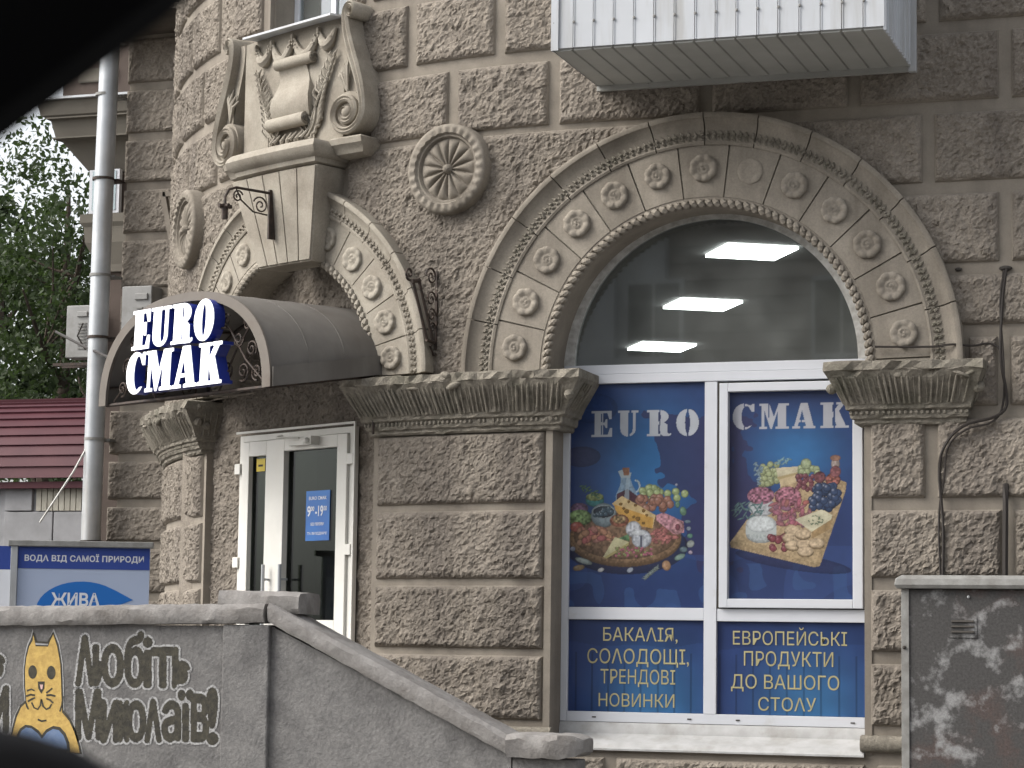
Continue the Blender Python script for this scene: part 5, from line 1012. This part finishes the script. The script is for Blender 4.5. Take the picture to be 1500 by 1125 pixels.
# ================================================================== WATER BOARD BEHIND THE PARAPET
bo = onY(24, 800, 0.15); BT = frame((bo[0], bo[1], 0), R_(-0.5))
bt_a = R_(-1)
board = empty('water_vending_board', (bo[0] + 0.7, bo[1], GZ), 'pale blue water kiosk panel with the words ВОДА ВІД САМОЇ ПРИРОДИ and a blue drop', 'sign')
bo2 = np.array([bo[0], bo[1], 0.0]); bdir = -R_(24)
BT = frame(bo2, bdir)
zt = 3.27
MB(BT).box(0.02, 1.235, -0.05, 0.0, GZ, zt - 0.02).build('panel', 'boardpale', board)
MB(BT).box(-0.07, 1.265, -0.12, 0.05, zt - 0.02, zt + 0.035).build('top_rail', 'cabedge', board, bevel=0.006)
MB(BT).box(-0.045, 0.018, -0.06, 0.035, GZ, zt - 0.021).build('post', 'galv', board, bevel=0.004)
MB(BT).box(-0.19, -0.046, -0.055, 0.0, GZ, zt - 0.24).build('side_panel', 'printwhite', board); MB(BT).box(-0.19, -0.046, -0.055, 0.0, zt - 0.239, zt - 0.021).build('side_header', 'boardblue', board)
MB(BT).box(0.021, 1.234, 0.001, 0.004, zt - 0.225, zt - 0.025).build('header_print', 'boardblue', board)
dro = [(0.20, 2.45), (0.20, 2.66)] + arc(0.62, 2.66, 0.42, 0.27, 175, 60, 12) + [(0.93, 2.85), (1.09, 2.765)] + [(0.95, 2.71), (0.88, 2.62), (0.84, 2.45)]
mb = MB(BT); mb.prism(dro, 0.001, 0.003); mb.build('drop_print', 'boarddrop', board)
tx = MB(BT); text(tx, 'ВОДА ВІД САМОЇ ПРИРОДИ', 0.63, zt - 0.168, 0.0055, 0.085, 1.10, offset=0.028, spacing=1.05); text(tx, 'ЖИВА', 0.56, 2.70, 0.0045, 0.125, 0.45, offset=0.03); text(tx, 'ВОДА', 0.60, 2.535, 0.0045, 0.12, 0.50, offset=0.02)
tx.build('lettering', 'printwhite', board)

# ================================================================== PARAPET OF THE ENTRANCE STEPS
PY = -1.8
par = empty('stair_parapet', (-3, PY, GZ), 'grey concrete parapet of the entrance steps, sloping down to the right, with graffiti', 'parapet')
xa, xb, xc = -3.62, -1.18, -0.58                # pier edge, foot of the slope, end block
def wob(mb, amp):                               # slight unevenness of hand-trowelled concrete
    for i, v in enumerate(mb.v): mb.v[i] = v + rng.normal(size=v.shape) * amp
    return mb
mb = MB(); mb.box(-9.5, xa - 0.02, PY, PY + 0.22, GZ, 2.52, step=.2); mb.build('wall_panel', 'concrete', par)
mb = MB(); mb.box(xa - 0.44 + 0.42, -3.23, PY - 0.035, PY + 0.24, GZ, 2.53); mb.build('pier', 'concrete', par, bevel=0.012)
mb = MB(); zs = lambda x: 2.52 + (x + 3.23) * (1.57 - 2.52) / (xb + 3.23)
mb.loft([[(x, PY + 0.012, GZ), (x, PY + 0.012, zs(x) ), (x, PY + 0.2, zs(x)), (x, PY + 0.2, GZ)] for x in np.linspace(-3.229, xb, 14)]); mb.build('sloping_panel', 'concrete', par)
mb = MB(); mb.box(xb + 0.001, xc - 0.06, PY + 0.02, PY + 0.22, GZ, 1.53); mb.build('end_pier', 'concrete', par, bevel=0.015)
def slab(name, fn, xs, y0, y1, th, m='coping', amp=0.006):
    mb = MB(); rings = []
    for x in xs:
        z = fn(x); j = lambda: rng.normal() * amp
        rings.append([(x + j() * 0.4, y0 + 0.02 + j(), z - th + j() * 0.5), (x, y0 + j(), z - th * 0.75 + j()), (x, y0 + j(), z - 0.25 * th + j()), (x, y0 + 0.03 + j(), z + j() * .5), (x, (y0 + y1) / 2, z + 0.008 + j() * .5), (x, y1 - 0.03, z + j() * .5), (x, y1, z - 0.3 * th), (x, y1 - 0.02, z - th)])
    if 'end' in name:                               # broken, rounded end
        for k, q in ((-1, 0.55), (-2, 0.88), (-3, 0.97)):
            c = np.mean(rings[k], 0); rings[k] = [tuple(c + (np.array(p) - c) * np.array([1, q, q])) for p in rings[k]]
    mb.loft(rings); return mb.build(name, m, par, smooth=True)
slab('coping', lambda x: 2.655 + 0.045 * (x + 5.6) / 2.3, np.arange(-9.5, -3.2, 0.07), PY - 0.07, PY + 0.30, 0.155)
slab('coping_cap', lambda x: 2.795 - 0.02 * (x + 3.3), np.arange(-3.72, -2.98, 0.06), PY + 0.02, PY + 0.46, 0.17, amp=0.009)
slab('sloping_coping', lambda x: 2.70 + (x + 3.23) * (1.70 - 2.70) / (xb + 3.23), np.arange(-3.24, xb + 0.03, 0.06), PY - 0.06, PY + 0.34, 0.15, amp=0.004)
slab('end_coping', lambda x: 1.715, np.arange(xb - 0.02, xc, 0.06), PY - 0.08, PY + 0.42, 0.18, amp=0.010)
# landing and steps
MB().box(-9.5, -3.2, PY + 0.22, 1.6, GZ, 2.2).build('landing', 'coping', par)
for i in range(8): MB().box(-3.19 + 0.30 * i, -3.19 + 0.30 * (i + 1) - 0.002, PY + 0.221, 0.2 if i < 8 else 0, GZ, 2.2 - 0.1625 * (i + 1)).build('step', 'coping', par)

# ---- graffiti (paint on the parapet)
GY = PY - 0.003
def gp(u, v, d=0.0): q = onY(u, v, GY - d); return (q[0], GY - d, q[2])
def flat(mb, pts, d):
    poly = [Vector((gp(u, v)[0], gp(u, v)[2], 0)) for u, v in pts]; tr = tessellate_polygon([poly]); mb.add([(p.x, GY - d, p.y) for p in poly], list(tr)); return mb
def line(mb, pts, w, d):
    q = [gp(u, v) for u, v in pts]; P = []
    for i, p in enumerate(q):
        a = Vector(q[min(i + 1, len(q) - 1)]) - Vector(q[max(i - 1, 0)]); a.normalize(); nx, nz_ = -a.z, a.x; k = w * (0.8 + 0.3 * rng.random()) / 2
        P += [(p[0] + nx * k, GY - d, p[2] + nz_ * k), (p[0] - nx * k, GY - d, p[2] - nz_ * k)]
    mb.add(P, [(2 * i, 2 * i + 1, 2 * i + 3, 2 * i + 2) for i in range(len(q) - 1)]); return mb
def z3(pts, sx=4.4118, ox=0, oy=920): return [(ox + u / sx, oy + v / sx) for u, v in pts]
outline = [(215, 20), (205, 60), (180, 115), (165, 180), (155, 260), (155, 380), (165, 470), (130, 500), (100, 560), (80, 640), (65, 720), (60, 780), (530, 815), (520, 760), (490, 660), (460, 590), (410, 530), (408, 440), (405, 340), (400, 230), (380, 110), (345, 20), (320, 70), (310, 110), (230, 108)]
body = [(215, 35), (212, 80), (190, 120), (172, 190), (163, 270), (164, 380), (172, 480), (138, 512), (110, 575), (90, 650), (72, 725), (70, 775), (515, 808), (508, 765), (480, 670), (448, 600), (402, 545), (398, 440), (395, 340), (390, 230), (370, 120), (345, 40), (322, 90), (312, 120), (232, 118)]
def grow(pts, k):
    c = np.mean(pts, 0); return [tuple(c + (np.array(p) - c) * k) for p in pts]
m1 = flat(MB(), z3(grow(outline, 1.045)), 0.0005); m1.build('cat_halo', 'paintlight', par)
cat = flat(MB(), z3(outline), 0.0015).build('cat_outline', 'paintdark', par)
flat(MB(), z3(body), 0.0025).build('cat_body', 'paintyellow', par)
mb = MB(); flat(mb, z3([(110, 690), (130, 650), (165, 625), (205, 630), (250, 660), (272, 690), (300, 655), (345, 632), (390, 640), (425, 680), (450, 740), (455, 800), (280, 790), (100, 760)]), 0.0035); mb.build('cat_bib_outline', 'paintdark', par)
mb = MB(); flat(mb, z3([(122, 700), (142, 662), (170, 642), (205, 648), (245, 680), (273, 715), (305, 675), (345, 652), (382, 660), (412, 695), (432, 745), (436, 785), (280, 775), (112, 748)]), 0.0045); mb.build('cat_bib', 'paintblue', par)
mb = MB()
for cx_, cy_ in ((212, 284), (332, 288)): flat(mb, z3([(cx_ + 28 * math.cos(a), cy_ + 44 * math.sin(a)) for a in np.linspace(0, 6.28, 20)[:-1]]), 0.0035)
flat(mb, z3([(245, 345), (290, 345), (288, 390), (268, 425), (248, 390)]), 0.0035)
mb.build('cat_eyes_and_nose', 'paintdark', par)
flat(MB(), z3([(258, 365), (280, 365), (275, 395), (266, 395)]), 0.0045).build('cat_nose_tip', 'paintpink', par)
mb = MB()
for pts in ([(175, 405), (205, 395), (225, 405)], [(170, 440), (200, 430), (228, 435)], [(180, 475), (205, 460), (228, 450)], [(300, 420), (320, 405), (340, 388)], [(300, 435), (330, 432), (360, 440)], [(300, 455), (325, 465), (345, 485)], [(205, 480), (222, 515), (245, 525), (262, 500), (268, 460)], [(268, 460), (280, 505), (300, 525), (322, 515), (335, 490)], [(245, 590), (270, 602), (302, 596)], [(165, 470), (175, 505), (185, 525)], [(408, 440), (400, 500), (388, 540)], [(215, 30), (235, 90), (310, 95), (345, 30)]):
    line(mb, z3(pts), 0.016, 0.0038)
mb.build('cat_whiskers', 'paintdark', par)
def graff(txt, letters, grow_dark, grow_light, name='graffiti_lettering'):
    # sprayed block letters: each letter fills its own patch, thick dark body with a thin pale outline
    px = 0.0055; us = [z3([(l[1], l[3])])[0] for l in letters] + [z3([(l[2], l[4])])[0] for l in letters]
    c = [gp(u, v) for u, v in us]; x0, x1 = min(p[0] for p in c) - 0.06, max(p[0] for p in c) + 0.06; z0, z1 = min(p[2] for p in c) - 0.06, max(p[2] for p in c) + 0.06
    nx, nz_ = int((x1 - x0) / px), int((z1 - z0) / px); Xg, Zg = np.meshgrid(x0 + px * (np.arange(nx) + .5), z0 + px * (np.arange(nz_) + .5), indexing='ij'); mask = np.zeros(Xg.shape, bool)
    for ch, u0, u1, v0, v1 in letters:
        V, F = text_mesh(ch, 1.0); ya, yb = V[:, 1].min(), V[:, 1].max(); xa_, xb_ = V[:, 0].min(), V[:, 0].max(); (a0, b0), (a1, b1) = z3([(u0 + 9, v0 + 9)])[0], z3([(u1 - 9, v1 - 9)])[0]
        q = np.array([gp(a0 + (a1 - a0) * (x - xa_) / (xb_ - xa_), b1 + (b0 - b1) * (y - ya) / (yb - ya))[::2] for x, y, _ in V])
        for f in F:
            P = q[list(f)]
            for k in range(1, len(P) - 1):
                A, B, C = P[0], P[k], P[k + 1]; d = lambda U, W: (W[0] - U[0]) * (Zg - U[1]) - (W[1] - U[1]) * (Xg - U[0]); a_, b_, c_ = d(A, B), d(B, C), d(C, A)
                mask |= ((a_ >= 0) & (b_ >= 0) & (c_ >= 0)) | ((a_ <= 0) & (b_ <= 0) & (c_ <= 0))
    def dil(m, r):
        o = m.copy(); k = int(r / px + 1)
        for i in range(-k, k + 1):
            for j in range(-k, k + 1):
                if (i * i + j * j) * px * px <= r * r: o |= np.roll(m, (i, j), (0, 1))
        return o
    dark = dil(mask, grow_dark); light = dil(dark, grow_light) & ~dark; light &= rng.random(light.shape) > 0.15; dark &= rng.random(dark.shape) > 0.04
    for m_, nm, mt in ((dark, name, 'paintdark'), (light, name + '_outline', 'paintlight')):
        ii, jj = np.nonzero(m_); n = len(ii); e = px / 2
        V = np.stack([np.stack([Xg[ii, jj] + sx * e, np.full(n, GY - 0.0015), Zg[ii, jj] + sz * e], 1) for sx, sz in ((-1, -1), (1, -1), (1, 1), (-1, 1))], 1).reshape(-1, 3)
        L = np.array([V[:, 0].mean(), V[0, 1], V[:, 2].min()]); me = bpy.data.meshes.new(nm); me.from_pydata((V - L).tolist(), [], np.arange(4 * n).reshape(-1, 4).tolist()); put(nm, me, mt, par, L)
graff('', [('Λ', 488, 610, 45, 375), ('ю', 600, 800, 105, 380), ('б', 805, 940, 25, 385), ('і', 925, 985, 60, 385), ('т', 975, 1130, 125, 388), ('ь', 1115, 1235, 125, 395)], 0.017, 0.019)
graff('', [('М', 488, 655, 395, 722), ('и', 650, 770, 465, 740), ('к', 765, 835, 470, 735), ('о', 815, 945, 470, 735), ('Λ', 935, 1045, 460, 740), ('а', 1045, 1170, 470, 735), ('ї', 1150, 1250, 400, 735), ('в', 1235, 1350, 425, 735), ('!', 1335, 1410, 385, 755)], 0.017, 0.019)
graff('', [('ь', -70, 42, 80, 355), ('и', -60, 58, 375, 680)], 0.017, 0.019)

# ================================================================== METAL CABINET, CABLES
cab = empty('electric_cabinet', (2.5, -0.75, GZ), 'rusty grey metal utility cabinet with peeling paint and vent slots against the wall', 'cabinet')
MB().box(1.72, 3.6, -1.0, -0.35, GZ, 2.87).build('body', 'cabinet', cab, bevel=0.01)
mb = MB(); mb.loft([[(x0, y0, z), (x1, y0, z), (x1, y1, z), (x0, y1, z)] for x0, x1, y0, y1, z in ((1.685, 3.64, -1.05, -0.30, 2.872), (1.67, 3.655, -1.065, -0.29, 2.90), (1.68, 3.645, -1.055, -0.30, 2.95), (1.72, 3.6, -1.01, -0.34, 2.975))]); mb.build('lid', 'cabedge', cab, bevel=0.006)
MB().box(1.715, 1.775, -1.012, -1.001, GZ, 2.868).build('corner_strip', 'cabedge', cab, bevel=0.003)
MB().box(2.72, 2.735, -1.008, -1.001, GZ, 2.85).build('door_gap', 'dark', cab)
pl = MB().box(2.07, 2.29, -1.008, -1.001, 2.50, 2.66).build('vent_plate', 'cabinet', cab)
for z in (2.535, 2.575, 2.615): MB().loft([[(x, -1.009, z), (x, -1.022, z + 0.004), (x, -1.012, z + 0.016), (x, -1.009, z + 0.018)] for x in (2.10, 2.27)]).build('vent_slot', 'dark', pl)
MB().blob((2.23, -1.01, 2.81), (0.012, 0.01, 0.012), 8, 5).build('rivet', 'galv', cab); MB().blob((1.74, -1.02, 2.42), (0.015, 0.015, 0.015), 8, 5).build('latch', 'dark', cab)
def cab_line(name, pts, r, label, m='cable', y=-0.06):
    mb = MB(); P = [Vector((x, y + dy, z)) for x, z, dy in pts]; out = []
    for i in range(len(P) - 1):
        for t in np.linspace(0, 1, 6)[:-1]:
            a = P[max(i - 1, 0)]; b, c = P[i], P[i + 1]; d = P[min(i + 2, len(P) - 1)]
            out.append(0.5 * ((2 * b) + (-a + c) * t + (2 * a - 5 * b + 4 * c - d) * t * t + (-a + 3 * b - 3 * c + d) * t ** 3))
    out.append(P[-1]); mb.tube(out, r, 6); thing(mb.build(name, m, smooth=True), label, 'cable')
cab_line('cable', [(2.42, 5.49, .02), (2.39, 5.25, 0), (2.37, 4.79, 0), (2.41, 4.5, 0), (2.41, 4.36, 0), (2.32, 4.28, -.02), (2.08, 4.21, -.05), (1.93, 4.07, -.02), (1.87, 3.85, 0), (1.90, 3.4, 0), (1.89, 2.9, 0)], 0.013, 'black cable dropping from a hole in the wall and bending left under the capital')
cab_line('cable', [(2.40, 5.48, .02), (2.37, 5.2, 0), (2.395, 4.7, 0), (2.385, 4.38, 0), (2.30, 4.24, -.02), (2.10, 4.18, -.05), (1.95, 4.05, -.02), (1.91, 3.8, 0), (1.865, 3.45, 0), (1.88, 2.9, 0)], 0.009, 'thinner black cable twisted beside the first one under the right capital')
cab_line('cable', [(1.36, 4.87, -.07), (1.6, 4.862, -.07), (1.85, 4.858, -.07), (2.0, 4.87, -.09), (2.15, 4.86, -.04), (2.27, 4.88, 0), (2.36, 4.84, 0), (2.39, 4.73, 0)], 0.009, 'thin black cable lying along the crack at the right foot of the big arch')
cab_line('conduit', [(2.40, 3.74, 0.02), (2.40, 3.6, 0), (2.395, 3.3, 0), (2.39, 2.9, 0)], 0.026, 'stout dark conduit rising from the cabinet along a wall joint', 'cable')
MB().blob((2.41, -0.01, 5.50), (0.055, 0.03, 0.022), 10, 6).build('cable_hole', 'dark', bld); MB().blob((2.03, -0.01, 5.505), (0.03, 0.02, 0.016), 10, 6).build('chipped_hole', 'dark', bld)

# ================================================================== TREES
def tree(name, x, y, h, crown, nleaf, lsize, m, label, trunk_r=0.22, seed=1, lean=0.0, limbs=7, dens=0.75):
    r = np.random.default_rng(seed); T = empty(name, (x, y, GZ), label, 'tree', group='trees beyond the far end of the building')
    mb = MB(); top = np.array([x + lean, y, GZ + h * 0.86]); pts = [np.array([x, y, GZ - 0.1])]
    for t in np.linspace(0.12, 1, 8): pts.append(np.array([x, y, GZ]) * (1 - t) + top * t + np.append(r.normal(size=2) * 0.12, 0))
    mb.tube(pts, [trunk_r * (1 - 0.85 * i / 8) for i in range(9)], 8); ends = []
    for i in range(limbs):
        t = 0.25 + 0.65 * i / limbs; k = min(7, int(t * 8)); p = pts[k]; a = r.uniform(0, 6.28); ln = crown * r.uniform(.55, .95) * (1.1 - 0.5 * t)
        e = p + np.array([math.cos(a) * ln, math.sin(a) * ln, ln * r.uniform(.5, 1.0)]); mid = (p + e) / 2 + np.array([0, 0, -0.1 * ln]) ; mb.tube([p, mid, e], [trunk_r * 0.4, trunk_r * 0.24, trunk_r * 0.08], 6); ends.append(e)
        for q in range(3):
            e2 = mid + (e - mid) * r.uniform(0, 1) + r.normal(size=3) * ln * 0.35; mb.tube([mid, (mid + e2) / 2 + r.normal(size=3) * .05, e2], [trunk_r * 0.16, trunk_r * .1, trunk_r * 0.04], 5); ends.append(e2)
    mb.build('trunk', 'bark', T, smooth=True)
    cz = GZ + h * 0.62; cs = 140; ncl = int(nleaf / cs); cl = []
    for i in range(ncl):
        if r.random() < 0.35: c = ends[r.integers(len(ends))] + r.normal(size=3) * 0.35
        else:
            v = r.normal(size=3); v /= np.linalg.norm(v); rad = r.random() ** (1 / 2.4); c = np.array([x + lean * .7, y, cz]) + v * rad * np.array([crown, crown, h * 0.40]) * (0.8 + 0.25 * math.sin(5 * v[0] + 3 * v[2]))
        cl.append(c)
    cl = np.array(cl); cen = np.repeat(cl, cs, 0) + r.normal(size=(ncl * cs, 3)) * (0.25 / dens) * np.array([1.2, 1.2, 0.7]); n = len(cen)
    u = r.normal(size=(n, 3)); u /= np.linalg.norm(u, axis=1)[:, None]; w = r.normal(size=(n, 3)); w = np.cross(u, w); w /= np.linalg.norm(w, axis=1)[:, None]; s = lsize * r.uniform(.6, 1.2, (n, 1))
    V = np.stack([cen - u * s, cen + w * s * 0.5, cen + u * s, cen - w * s * 0.5], 1).reshape(-1, 3); L = np.array([x, y, GZ + h * 0.2])
    me = bpy.data.meshes.new('crown'); me.vertices.add(4 * n); me.vertices.foreach_set('co', (V - L).ravel()); me.loops.add(4 * n); me.loops.foreach_set('vertex_index', np.arange(4 * n)); me.polygons.add(n); me.polygons.foreach_set('loop_start', np.arange(n) * 4); me.update(); me.validate()
    put('crown', me, m, T, L)
tree('tree', -20.2, 24.0, 12.5, 3.2, 17000, 0.082, 'leaf', 'dark leafy tree standing nearest behind the red roof, its trunk at the left edge', seed=3, lean=0.6, limbs=9, trunk_r=0.26)
tree('tree', -17.8, 30.0, 6.6, 3.4, 15000, 0.09, 'leaf', 'lower dense tree right of the dark trunk, filling the gap beside the drainpipe', seed=5, trunk_r=0.2)
tree('tree', -24.0, 44.0, 9.5, 5.0, 12000, 0.17, 'leaf2', 'paler green tree further back, seen low between the dark branches', seed=8)
tree('tree', -31.0, 40.0, 16.0, 4.5, 12000, 0.16, 'leaf', 'tall tree at the very left edge behind the car pillar', seed=11, trunk_r=0.3)

# ================================================================== OPPOSITE SIDE OF THE STREET (only reflected in the panes)
opp = empty('opposite_house', (10, -36, GZ), 'plain dark brick house across the street, seen only reflected in the fanlight', 'building')
MB().box(-10.2, 45, -38, -36, GZ - 0.1, 16).build('wall', 'oldbrick', opp); MB().box(-40, -10.201, -38, -35.6, GZ - 0.1, 15).build('pale_wall', 'farpale', opp)
for k in range(34): MB().box(-10.19, 20, -35.999, -35.93, 1.4 + 0.43 * k, 1.4 + 0.43 * k + 0.30).build('stone_course', 'oldbrick', opp)
for x in (-22.5, -17.0, -11.9): MB().box(x, x + 0.5, -35.599, -35.3, GZ, 14.5).build('pilaster', 'farpale', opp)
for z in (5.2, 9.0, 12.4): MB().box(-40, -10.15, -35.598, -35.25, z, z + 0.35).build('string_course', 'farpale', opp)
for i in range(9):
    for k in range(4):
        x = -20.3 + 4.55 * i; z = 2.4 + 3.45 * k; yy = -35.55 if x < -10.5 else -35.9; f = MB().box(x, x + 1.5, yy - 0.05, yy + 0.03, z, z + 2.0).build('window', 'whitedirty', opp)
        for q in (0, 1): MB().box(x + 0.1 + 0.68 * q, x + 0.70 + 0.68 * q, yy + 0.035, yy + 0.045, z + 0.12, z + 1.88).build('pane', 'dark', f)

# ================================================================== THE CAR THE PICTURE IS TAKEN FROM
car = empty('car', tuple(CAM + np.array([-0.3, 0.45, -0.6])), 'black blurred window edge of a car at the left corners of the view', 'car')
def bar(name, pts, wdt, thick):
    """a padded bar: pts are points on its visible lower edge, the body lies on the given side"""
    rings = []
    for p, off in pts:
        p = np.array(p); off = np.array(off) / np.linalg.norm(off); f = (p - CAM) / np.linalg.norm(p - CAM)
        q = []
        for a in range(0, 360, 30):
            q.append(tuple(p + off * (wdt / 2 + wdt / 2 * math.cos(R_(a))) + f * thick * math.sin(R_(a))))
        rings.append(q)
    mb = MB(); mb.loft(rings); return mb.build(name, 'black', car, smooth=True)
perp = -RT * 0.62 + UP * 0.78
bar('window_pillar', [(onD(-420, 470, 0.62), perp), (onD(-160, 300, 0.62), perp), (onD(0, 207, 0.62), perp), (onD(130, 112, 0.62), perp), (onD(276, 2, 0.62), perp), (onD(420, -150, 0.62), perp), (onD(700, -420, 0.62), perp)], 0.085, 0.03)
dn = -RT * 0.25 - UP
bar('window_sill', [(onD(-420, 1060, 0.62), dn), (onD(-150, 1066, 0.62), dn), (onD(-30, 1058, 0.62), dn), (onD(40, 1072, 0.62), dn), (onD(110, 1094, 0.62), dn), (onD(175, 1134, 0.62), dn), (onD(260, 1230, 0.62), dn), (onD(420, 1400, 0.62), dn)], 0.08, 0.03)
